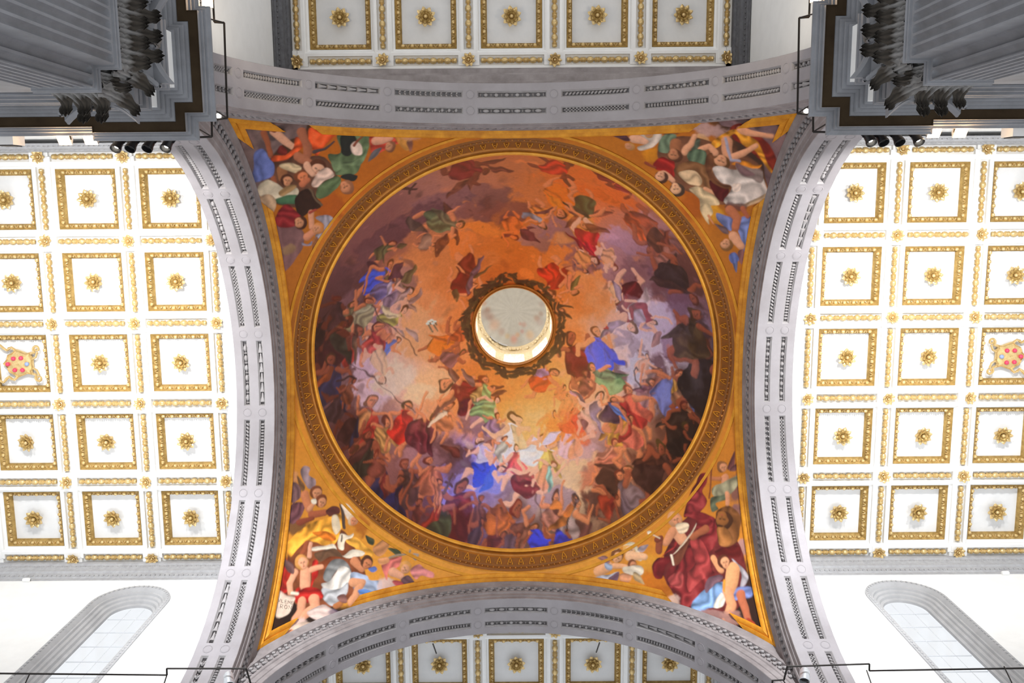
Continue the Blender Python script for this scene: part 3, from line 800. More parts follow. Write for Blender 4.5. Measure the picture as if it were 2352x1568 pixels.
def flute_face(p0, p1, nrm, nf, zb=.8, zt=2.187):
    """fluted strip between plan points p0 and p1, outward normal nrm"""
    b = MB(); L = math.hypot(p1[0]-p0[0], p1[1]-p0[1]); pitch = L/nf; hwid = pitch*.37; zc = 2.172-hwid
    zs_ = [zb, 1.2, 1.6, 1.9, 2.05, 2.13, zc]+[zc+hwid*q for q in (.3, .55, .75, .9, .97, 1.02)]+[zt]
    ss = []
    for i in range(nf):
        c = (i+.5)*pitch; ss += [c-pitch/2]+[c+hwid*q for q in (-1.02, -.97, -.85, -.6, -.3, 0, .3, .6, .85, .97, 1.02)]
    ss.append(L)
    R = []
    for z in zs_:
        row = []
        for s in ss:
            i = min(nf-1, int(s/pitch)); dy = s-(i+.5)*pitch; dz = max(0, z-zc); q = dy*dy+dz*dz
            dep = 1.15*math.sqrt(hwid*hwid-q) if q < hwid*hwid else 0
            t = s/L
            row.append((p0[0]+(p1[0]-p0[0])*t-nrm[0]*dep, p0[1]+(p1[1]-p0[1])*t-nrm[1]*dep, z))
        R.append(row)
    return b.rows(R)
for (sx, sy), nm in NAMES.items():
    Pp = path(sx, sy)
    T = thing('fluted_pier', f'dark grey fluted corner pier with leafy capital, upper {nm} corner of the photo', 'pier')
    F = lambda x, y: (sx*x, sy*y)
    b = MB()
    for p0, p1, nr, nf in ((F(.948, 1.195), F(.948, 1.015), (-sx, 0), 7), (F(1.0, 1.015), F(1.0, .962), (-sx, 0), 2), (F(1.0, .962), F(1.150, .962), (0, -sy), 6)):
        q = flute_face(p0, p1, nr, nf); b.add(q.v, q.f)
    b.rows([[(*F(.948, 1.015), z), (*F(1.0, 1.015), z)] for z in (.8, 2.187)])
    b.rows([[(*F(.948, 1.195), z), (*F(1.0, 1.195), z)] for z in (.8, 2.187)])
    b.rows([[(*F(1.150, .962), z), (*F(1.150, 1.0), z)] for z in (.8, 2.187)])
    b.build('fluted_shaft', M['pier'], T, smooth=30)
    capp = [F(1.0, 1.195), F(.948, 1.195), F(.948, 1.015), F(1.0, 1.015), F(1.0, .962), F(1.150, .962), F(1.150, 1.0)]
    if sx*sy > 0: capp = capp[::-1]
    b = MB(); b.plan(capp, [(-.002, 2.180), (.005, 2.182), (.006, 2.187), (.002, 2.190), (.007, 2.192), (.0085, 2.198), (.006, 2.203), (-.002, 2.205)])
    b.build('neck_moulding', M['pier'], T)
    # bell of the capital
    b = MB(); b.plan(capp, [(-.004, 2.203), (-.003, 2.27), (.002, 2.32), (.010, 2.345), (.020, 2.357), (.020, 2.362), (-.01, 2.362)])
    b.build('capital_bell', M['pier'], T)
    # abacus: concave sides, blunt horns
    def abac(p0, p1, nr):
        b = MB(); R = []
        tx, ty = (p1[0]-p0[0]), (p1[1]-p0[1]); L = math.hypot(tx, ty); tx, ty = tx/L, ty/L
        for i in range(17):
            s = -.018+(L+.036)*i/16; e = .022+.044*abs(2*i/16-1)**2.2
            x, y = p0[0]+tx*s+nr[0]*e, p0[1]+ty*s+nr[1]*e; bx, by = p0[0]+tx*s-nr[0]*.03, p0[1]+ty*s-nr[1]*.03
            R.append([(bx, by, 2.360), (x-nr[0]*.008, y-nr[1]*.008, 2.360), (x-nr[0]*.003, y-nr[1]*.003, 2.370), (x, y, 2.373), (x, y, 2.384), (bx, by, 2.386)])
        return b.rows(R, True, True)
    b = MB()
    for p0, p1, nr in ((F(.948, 1.195), F(.948, 1.015), (-sx, 0)), (F(1.0, .962), F(1.150, .962), (0, -sy))):
        q = abac(p0, p1, nr); b.add(q.v, q.f)
    b.build('abacus', M['pier'], T)
    ang = {(-1, 0): PI, (1, 0): 0, (0, 1): PI/2, (0, -1): -PI/2}
    def put(me, nmn, x, y, z, a, sc=None): return link(nmn, me, T, (*F(x, y), z), (0, 0, a), sc)
    ax, ay = ang[(-sx, 0)], ang[(0, -sy)]
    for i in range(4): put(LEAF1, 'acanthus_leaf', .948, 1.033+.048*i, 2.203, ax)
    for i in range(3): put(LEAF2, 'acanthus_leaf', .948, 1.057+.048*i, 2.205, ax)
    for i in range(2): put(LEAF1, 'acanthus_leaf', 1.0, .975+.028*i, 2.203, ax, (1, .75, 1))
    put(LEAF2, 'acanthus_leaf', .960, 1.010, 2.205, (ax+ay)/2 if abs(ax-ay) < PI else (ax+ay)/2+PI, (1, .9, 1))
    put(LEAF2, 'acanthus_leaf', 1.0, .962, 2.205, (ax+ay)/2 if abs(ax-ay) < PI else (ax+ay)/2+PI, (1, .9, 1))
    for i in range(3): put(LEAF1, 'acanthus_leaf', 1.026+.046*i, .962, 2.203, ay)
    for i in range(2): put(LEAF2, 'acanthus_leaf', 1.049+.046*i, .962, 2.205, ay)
    dg = (ax+ay)/2 if abs(ax-ay) < PI else (ax+ay)/2+PI
    put(VOL, 'volute', .922, 1.000, 2.352, dg); put(VOL, 'volute', .990, .930, 2.352, dg)
    put(VOL, 'volute', .918, 1.205, 2.352, dg-2*(dg-ax)); put(VOL, 'volute', 1.158, .930, 2.352, dg+2*(ay-dg))
    put(VOL, 'volute', .926, 1.085, 2.345, ax, (.8, .8, .8)); put(VOL, 'volute', .926, 1.125, 2.345, ax, (.8, .8, .8))
    put(VOL, 'volute', 1.056, .938, 2.345, ay, (.8, .8, .8)); put(VOL, 'volute', 1.094, .938, 2.345, ay, (.8, .8, .8))
    put(FLOW, 'abacus_flower', .928, 1.105, 2.372, ax); put(FLOW, 'abacus_flower', 1.075, .942, 2.372, ay)
# entablature over the piers and along the walls
for sx in (-1, 1):
    for sy in (-1, 1):
        Pp = path(sx, sy)
        if sy < 0:
            E_ = thing('entablature', f'dark stepped stone cornice with white frieze over the upper {NAMES[(sx, sy)]} pier', 'cornice')
        else:
            tn += 1; E_ = bpy.data.objects.new(f'trim_{tn}', None); COL.objects.link(E_); struct(E_)
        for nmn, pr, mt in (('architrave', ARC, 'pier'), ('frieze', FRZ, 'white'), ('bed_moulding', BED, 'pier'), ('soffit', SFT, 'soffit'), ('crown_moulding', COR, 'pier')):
            b = MB(); b.plan(Pp, pr); b.build(nmn, M[mt], E_, smooth=30)
        b = MB(); b.plan(Pp, [(.04, 2.6255), (-.06, 2.6257)]); b.build('top_slab', M['pier'], E_, smooth=False)
# ------------------------------------------------------------------ the frescoes, laid out on the vault (X/Z, Y/Z from the floor under the dome)
PN, PR = 1500, .345
def lin(c):
    c = np.asarray(c, float)/255; return np.where(c <= .04045, c/12.92, ((c+.055)/1.055)**2.4)
class Fresco:
    def __init__(s, seed=4):
        s.rng = np.random.RandomState(seed); s.c = np.zeros((PN, PN, 3), np.float32)
        s.n1, s.n2, s.n3 = s.fbm(60), s.fbm(60), s.fbm(16); s.n4 = s.fbm(38, 2)
        s.y, s.x = np.mgrid[0:PN, 0:PN].astype(np.float32)
    def up(s, g):
        k = g.shape[0]-1; q = np.linspace(0, k-1e-4, PN); i = q.astype(int); f = q-i; f = f*f*(3-2*f)
        a = g[i]*(1-f)[:, None]+g[i+1]*f[:, None]; return a[:, i]*(1-f)+a[:, i+1]*f
    def fbm(s, cell, oc=5):
        o = np.zeros((PN, PN), np.float32); amp = 1
        for k in range(oc):
            n = max(3, int(PN/cell)+2); o += amp*(s.up(s.rng.rand(n, n))-.5); amp *= .55; cell /= 2
        return o
    def win(s, x0, y0, x1, y1):
        return slice(max(0, int(y0)), min(PN, int(y1)+2)), slice(max(0, int(x0)), min(PN, int(x1)+2))
    def mixin(s, w, a, col): s.c[w] += (np.asarray(col, np.float32)-s.c[w])*np.clip(a, 0, 1)[..., None]
    def base(s, pts, sig=62):
        n = 150; g = np.linspace(0, PN, n); X, Y = np.meshgrid(g, g); acc = np.zeros((n, n, 3)); ww = np.zeros((n, n))
        for x, y, *c in pts:
            w = np.exp(-((X-x)**2+(Y-y)**2)/(2*sig*sig))+1e-9/(1+(X-x)**2+(Y-y)**2); acc += w[..., None]*lin(c); ww += w
        acc /= ww[..., None]
        q = np.clip((np.stack([s.y+70*s.n1, s.x+70*s.n2]))*(n-1)/PN, 0, n-1.001); i = q.astype(int); f = q-i
        r = lambda a, b: acc[a, b]
        fy, fx = f[0][..., None], f[1][..., None]
        return ((r(i[0], i[1])*(1-fx)+r(i[0], i[1]+1)*fx)*(1-fy)+(r(i[0]+1, i[1])*(1-fx)+r(i[0]+1, i[1]+1)*fx)*fy).astype(np.float32)
    def cloud(s, x, y, rx, ry, rot, col, soft=.35, al=.9):
        R = max(rx, ry)*1.5; w = s.win(x-R, y-R, x+R, y+R)
        if s.c[w].size == 0: return
        dx, dy = s.x[w]-x, s.y[w]-y; c, n = math.cos(rot), math.sin(rot)
        u, v = (dx*c+dy*n)/rx, (-dx*n+dy*c)/ry
        q = np.sqrt(u*u+v*v)+.55*s.n3[w]+.35*s.n1[w]
        a = np.clip((1-q)/soft+.5, 0, 1); a = a*a*(3-2*a)*al
        sh = 1.0+.22*np.clip(-(dx+dy)/R, -1, 1)-.16*np.clip(q-.6, 0, 1)
        s.mixin(w, a, lin(col)[None, None]*sh[..., None])
    def limb(s, pts, w0, w1, col, fol=.0, hard=1.):
        P = np.array(pts, float).reshape(-1, 2); M_ = max(w0, w1)+2
        w = s.win(P[:, 0].min()-M_, P[:, 1].min()-M_, P[:, 0].max()+M_, P[:, 1].max()+M_); X, Y = s.x[w], s.y[w]
        if X.size == 0: return
        best = np.full(X.shape, 1e9, np.float32); side = np.zeros_like(best); n = len(P)-1
        for i in range(max(n, 1)):
            a = P[i]; b = P[min(i+1, len(P)-1)]; d = b-a; L2 = d@d+1e-6
            t = np.clip(((X-a[0])*d[0]+(Y-a[1])*d[1])/L2, 0, 1); px, py = X-a[0]-t*d[0], Y-a[1]-t*d[1]
            ww = w0+(w1-w0)*(i+t)/max(n, 1); q = np.sqrt(px*px+py*py)/np.maximum(ww, .4)
            k = q < best; best = np.where(k, q, best); side = np.where(k, (-px*.6-py*.8)/np.maximum(ww, .4), side)
        wm = max(1., (w0+w1)/2); a = np.clip((1-best)*wm/1.2*hard+.5, 0, 1)
        sh = 1.03+.26*side-.30*np.clip(best-.4, 0, 1)
        if fol: sh = sh*(1+fol*np.sin(best*9+s.n3[w]*7))
        s.mixin(w, a, lin(col)[None, None]*sh[..., None])
    def poly(s, pts, col, fol=.22, ang=None):
        P = np.array(pts, float).reshape(-1, 2); n = len(P); Q = []
        for i in range(n):
            p0, p1, p2, p3 = P[i-1], P[i], P[(i+1) % n], P[(i+2) % n]
            for t in (0, .25, .5, .75): Q.append(.5*(2*p1+(p2-p0)*t+(2*p0-5*p1+4*p2-p3)*t*t+(3*p1-p0-3*p2+p3)*t**3))
        Q = np.array(Q); w = s.win(Q[:, 0].min()-2, Q[:, 1].min()-2, Q[:, 0].max()+2, Q[:, 1].max()+2); X, Y = s.x[w], s.y[w]
        if X.size == 0: return
        ins = np.zeros(X.shape, bool); dist = np.full(X.shape, 1e9, np.float32)
        gx = np.zeros(X.shape, np.float32); gy = np.zeros(X.shape, np.float32)
        for i in range(len(Q)):
            a, b = Q[i], Q[(i+1) % len(Q)]; d = b-a; L2 = d@d+1e-6
            t = np.clip(((X-a[0])*d[0]+(Y-a[1])*d[1])/L2, 0, 1); px, py = X-a[0]-t*d[0], Y-a[1]-t*d[1]; q = px*px+py*py
            k = q < dist; dist = np.where(k, q, dist); gx = np.where(k, px, gx); gy = np.where(k, py, gy)
            if abs(d[1]) > 1e-9: ins ^= ((a[1] > Y) != (b[1] > Y)) & (X < d[0]*(Y-a[1])/d[1]+a[0])
        dist = np.sqrt(dist); a = np.where(ins, np.clip(dist+.5, 0, 1), np.clip(.5-dist, 0, 1))
        sz = math.sqrt((Q[:, 0].max()-Q[:, 0].min())*(Q[:, 1].max()-Q[:, 1].min())); rim = max(2.5, .16*sz)
        e = np.clip(dist/rim, 0, 1); lx = -(gx*.6+gy*.8)/np.maximum(dist, .5)*(1-e)
        if ang is None:
            C = np.cov((P-P.mean(0)).T); v = np.linalg.eigh(C)[1][:, 1]; ang = math.atan2(v[1], v[0])
        ac = -(X-P[:, 0].mean())*math.sin(ang)+(Y-P[:, 1].mean())*math.cos(ang)
        f = np.sin(ac/max(2.6, .075*sz)+s.n4[w]*9)
        sh = 1.0+.22*lx-.22*(1-e)**2+fol*(.75*f+.4*f*np.abs(f))+.10*s.n3[w]
        L = lin(col)[None, None]*np.clip(sh, .25, 1.75)[..., None]; L = L+.05*np.clip(sh-1.15, 0, 1)[..., None]*np.array([1, .95, .95])
        s.mixin(w, a, L)
    def head(s, x, y, r, ang, hair=(70, 38, 22), skin=(190, 130, 100), beard=None):
        d = np.array([math.sin(ang), -math.cos(ang)]); e = np.array([-d[1], d[0]])
        p = np.array([x, y], float); L = lambda *q: [float(k) for k in np.concatenate(q)]
        s.limb(L(p, p+d*.1*r), r, r*.95, hair); s.limb(L(p-d*.12*r+e*.22*r, p-d*.5*r+e*.22*r), r*.72, r*.5, skin)
        if beard is not None: s.limb(L(p-d*.75*r+e*.2*r, p-d*1.35*r+e*.15*r), r*.55, r*.3, beard, .1)
        if r > 9:
            dk = tuple(c*.62 for c in skin)
            for k in (0, .44): s.limb(L(p-d*.12*r+e*(k-.06)*r, p-d*.12*r+e*(k+.06)*r), r*.10, r*.09, dk)
            s.limb(L(p-d*.16*r+e*.22*r, p-d*.36*r+e*.26*r), r*.07, r*.11, tuple(c*.86 for c in skin))
            s.limb(L(p-d*.60*r+e*.16*r, p-d*.60*r+e*.32*r), r*.06, r*.06, (150, 78, 64))
    def wing(s, x0, y0, x1, y1, wd, col):
        a, b = np.array([x0, y0], float), np.array([x1, y1], float); d = b-a; n = np.array([-d[1], d[0]])/(np.hypot(*d)+1e-6)
        pts = [a-n*wd*.35, a+d*.3-n*wd*.75, a+d*.65-n*wd*.5, b, a+d*.6+n*wd*.45, a+d*.25+n*wd*.6]
        s.poly(np.concatenate(pts), col, .25, math.atan2(d[1], d[0]))
    def fig(s, x, y, sz, ang, r1, r2, skin=(180, 118, 84), wing=None, seed=0):
        g = np.random.RandomState(int(x*7+y*13+seed) % 99999); a = math.radians(ang)
        d = np.array([math.sin(a), -math.cos(a)]); e = np.array([-d[1], d[0]])*(1 if g.rand() < .5 else -1); c = np.array([x, y], float)
        T = lambda u, v: c+e*u*sz+d*v*sz
        C = lambda *q: np.concatenate([T(*k) for k in q])
        if wing is not None:
            for sg in (-1, 1):
                p, q = T(.10*sg, .18), T(.55*sg+.1*g.randn(), .42+.2*g.randn()); s.wing(*p, *q, sz*.13, wing)
        s.limb(C((.10, -.15), (.18+.1*g.rand(), -.42), (.05+.2*g.rand(), -.62)), sz*.075, sz*.045, skin)
        s.limb(C((-.08, -.15), (-.14-.12*g.rand(), -.40), (-.2+.15*g.rand(), -.60)), sz*.075, sz*.045, skin)
        k = g.uniform(.8, 1.2, 8)
        s.poly(C((-.20*k[0], .10), (-.13, .27), (.12, .27), (.22*k[1], .08), (.30*k[2], -.20), (.16*k[3], -.42), (-.10*k[4], -.36), (-.30*k[5], -.18)), r1, .3, a+1.57+.5*g.randn())
        if r2 is not None:
            s.poly(C((-.05, .25), (.16, .22), (.30*k[6], -.02), (.42*k[7], -.28), (.20, -.12), (.04, .0)), r2, .3)
        s.limb(C((-.12, .22), (-.30-.1*g.rand(), .10+.2*g.rand()), (-.42+.1*g.randn(), .26+.25*g.randn())), sz*.055, sz*.035, skin)
        s.limb(C((.12, .22), (.28, .05+.2*g.rand()), (.36+.1*g.randn(), .22+.3*g.randn())), sz*.055, sz*.035, skin)
        s.head(*T(.02+.06*g.randn(), .40), sz*.115, a+.5*g.randn(), (72+50*g.rand(), 42+26*g.rand(), 26), skin)
    def soften(s, k=1):
        for _ in range(k):
            c = s.c; q = c.copy(); q[1:-1] = .25*c[:-2]+.5*c[1:-1]+.25*c[2:]; r_ = q.copy(); r_[:, 1:-1] = .25*q[:, :-2]+.5*q[:, 1:-1]+.25*q[:, 2:]; s.c = r_
    def warp(s, k):
        a, b = s.fbm(34, 2), s.fbm(34, 2)
        y = np.clip(s.y+k*a, 0, PN-1.01); x = np.clip(s.x+k*b, 0, PN-1.01)
        i, j = y.astype(int), x.astype(int); f, g = (y-i)[..., None], (x-j)[..., None]; c = s.c
        s.c = (c[i, j]*(1-g)+c[i, j+1]*g)*(1-f)+(c[i+1, j]*(1-g)+c[i+1, j+1]*g)*f
    def dabs(s, n, r0, r1, al, seed, amp=.35, rad=None):
        g = np.random.RandomState(seed)
        for _ in range(n):
            a = g.rand()*2*PI; q = math.sqrt(g.uniform(.02, 1))*545; x, y = PN/2+q*math.cos(a), PN/2+q*math.sin(a)
            i, j = int(min(PN-1, max(0, y+g.randn()*r1))), int(min(PN-1, max(0, x+g.randn()*r1)))
            col = s.c[i, j]*(1+amp*g.randn()); r_ = g.uniform(r0, r1)
            w = s.win(x-r_*1.6, y-r_*1.6, x+r_*1.6, y+r_*1.6)
            if s.c[w].size == 0: continue
            t = a+PI/2+g.randn()*.7; dx, dy = s.x[w]-x, s.y[w]-y
            u, v = (dx*math.cos(t)+dy*math.sin(t))/r_, (-dx*math.sin(t)+dy*math.cos(t))/(r_*g.uniform(.35, .7))
            s.mixin(w, np.clip(1.6-1.6*np.sqrt(u*u+v*v)-.9*s.n3[w], 0, 1)*al, np.clip(col, .004, .9))
    def glaze(s, under, a):
        s.c = s.c*(1-a)+under*a
    def run(s, ops):
        for o in ops:
            k, v = o[0], o[1:]
            dict(C=s.cloud, L=s.limb, P=s.poly, H=s.head, W=s.wing, F=s.fig)[k](*v)
    def sample(s, P):
        P = np.asarray(P); a, b = P[:, 0]/P[:, 2], P[:, 1]/P[:, 2]
        q = np.clip(np.stack([(b/PR+1)*PN/2, (a/PR+1)*PN/2]), 0, PN-1.01); i = q.astype(int); f = (q-i)[..., None]
        return (s.c[i[0], i[1]]*(1-f[0])+s.c[i[0]+1, i[1]]*f[0])*(1-f[1])+(s.c[i[0], i[1]+1]*(1-f[0])+s.c[i[0]+1, i[1]+1]*f[0])*f[1]
BASE_D = [  # sky tones; the pale lavender and peach patches also hold lamp glow as colour
(751.5,539.8,178,104,44),
(558.3,575.6,178,116,75),
(933.4,602.7,190,120,70),
(502.1,683.2,196,136,98),
(477.6,789.9,205,168,148),
(421.3,845.3,212,180,170),
(354.9,852.6,170,130,140),
(552.6,852,196,142,105),
(609.7,716,180,110,60),
(880,762.6,180,110,50),
(966.4,712.7,200,150,110),
(1064.2,744.8,205,186,195),
(1139.7,708.3,165,140,165),
(1076.2,818.7,200,180,186),
(989.7,903.6,200,150,120),
(803.5,914.1,205,150,85),
(814.2,975.8,228,190,135),
(880.5,1111.8,200,168,138),
(913.6,1051.7,205,168,142),
(746.8,1134,178,148,152),
(635.2,1139.5,138,124,178),
(438.6,991.8,150,108,104),
(351.8,933.7,130,92,88),
(314.5,755.9,112,78,78),
(296.9,635.6,112,74,74),
(345.5,476.9,132,90,88),
(454.8,407.5,142,98,90),
(421.6,452.3,122,78,78),
(561.9,376.9,158,110,98),
(720.9,365.4,165,112,88),
(668.6,304.8,165,102,62),
(826.6,336.7,180,108,52),
(985.3,372.1,190,106,45),
(1039,442.4,165,118,108),
(1146.6,489,142,98,94),
(1202.3,582.5,125,86,82),
(1233.3,745.6,62,42,42),
(1210.1,910.7,55,34,28),
(1101.1,988.9,132,88,68),
(1080.5,1078.2,118,78,68),
(991.3,1064,194,144,114),
(1157.6,1031.4,66,40,32),
(1026.1,1166.8,90,56,48),
(936.7,1197.1,92,62,54),
(768.2,1236.1,90,58,50),
(600,1211.7,92,54,46),
(489.6,1141.4,110,66,56),
(379.7,1073.3,68,44,38),
(308.2,911.1,92,54,48),
(266.5,792.5,52,32,30),
(294.4,704.5,70,42,42),
(752,468,176,108,58),
(869.1,697.1,176,104,45),
(661.6,870.1,186,118,62),
(619,803.8,180,110,58),
(750.5,676.1,160,88,38),
(748.9,882.9,178,108,50),
]
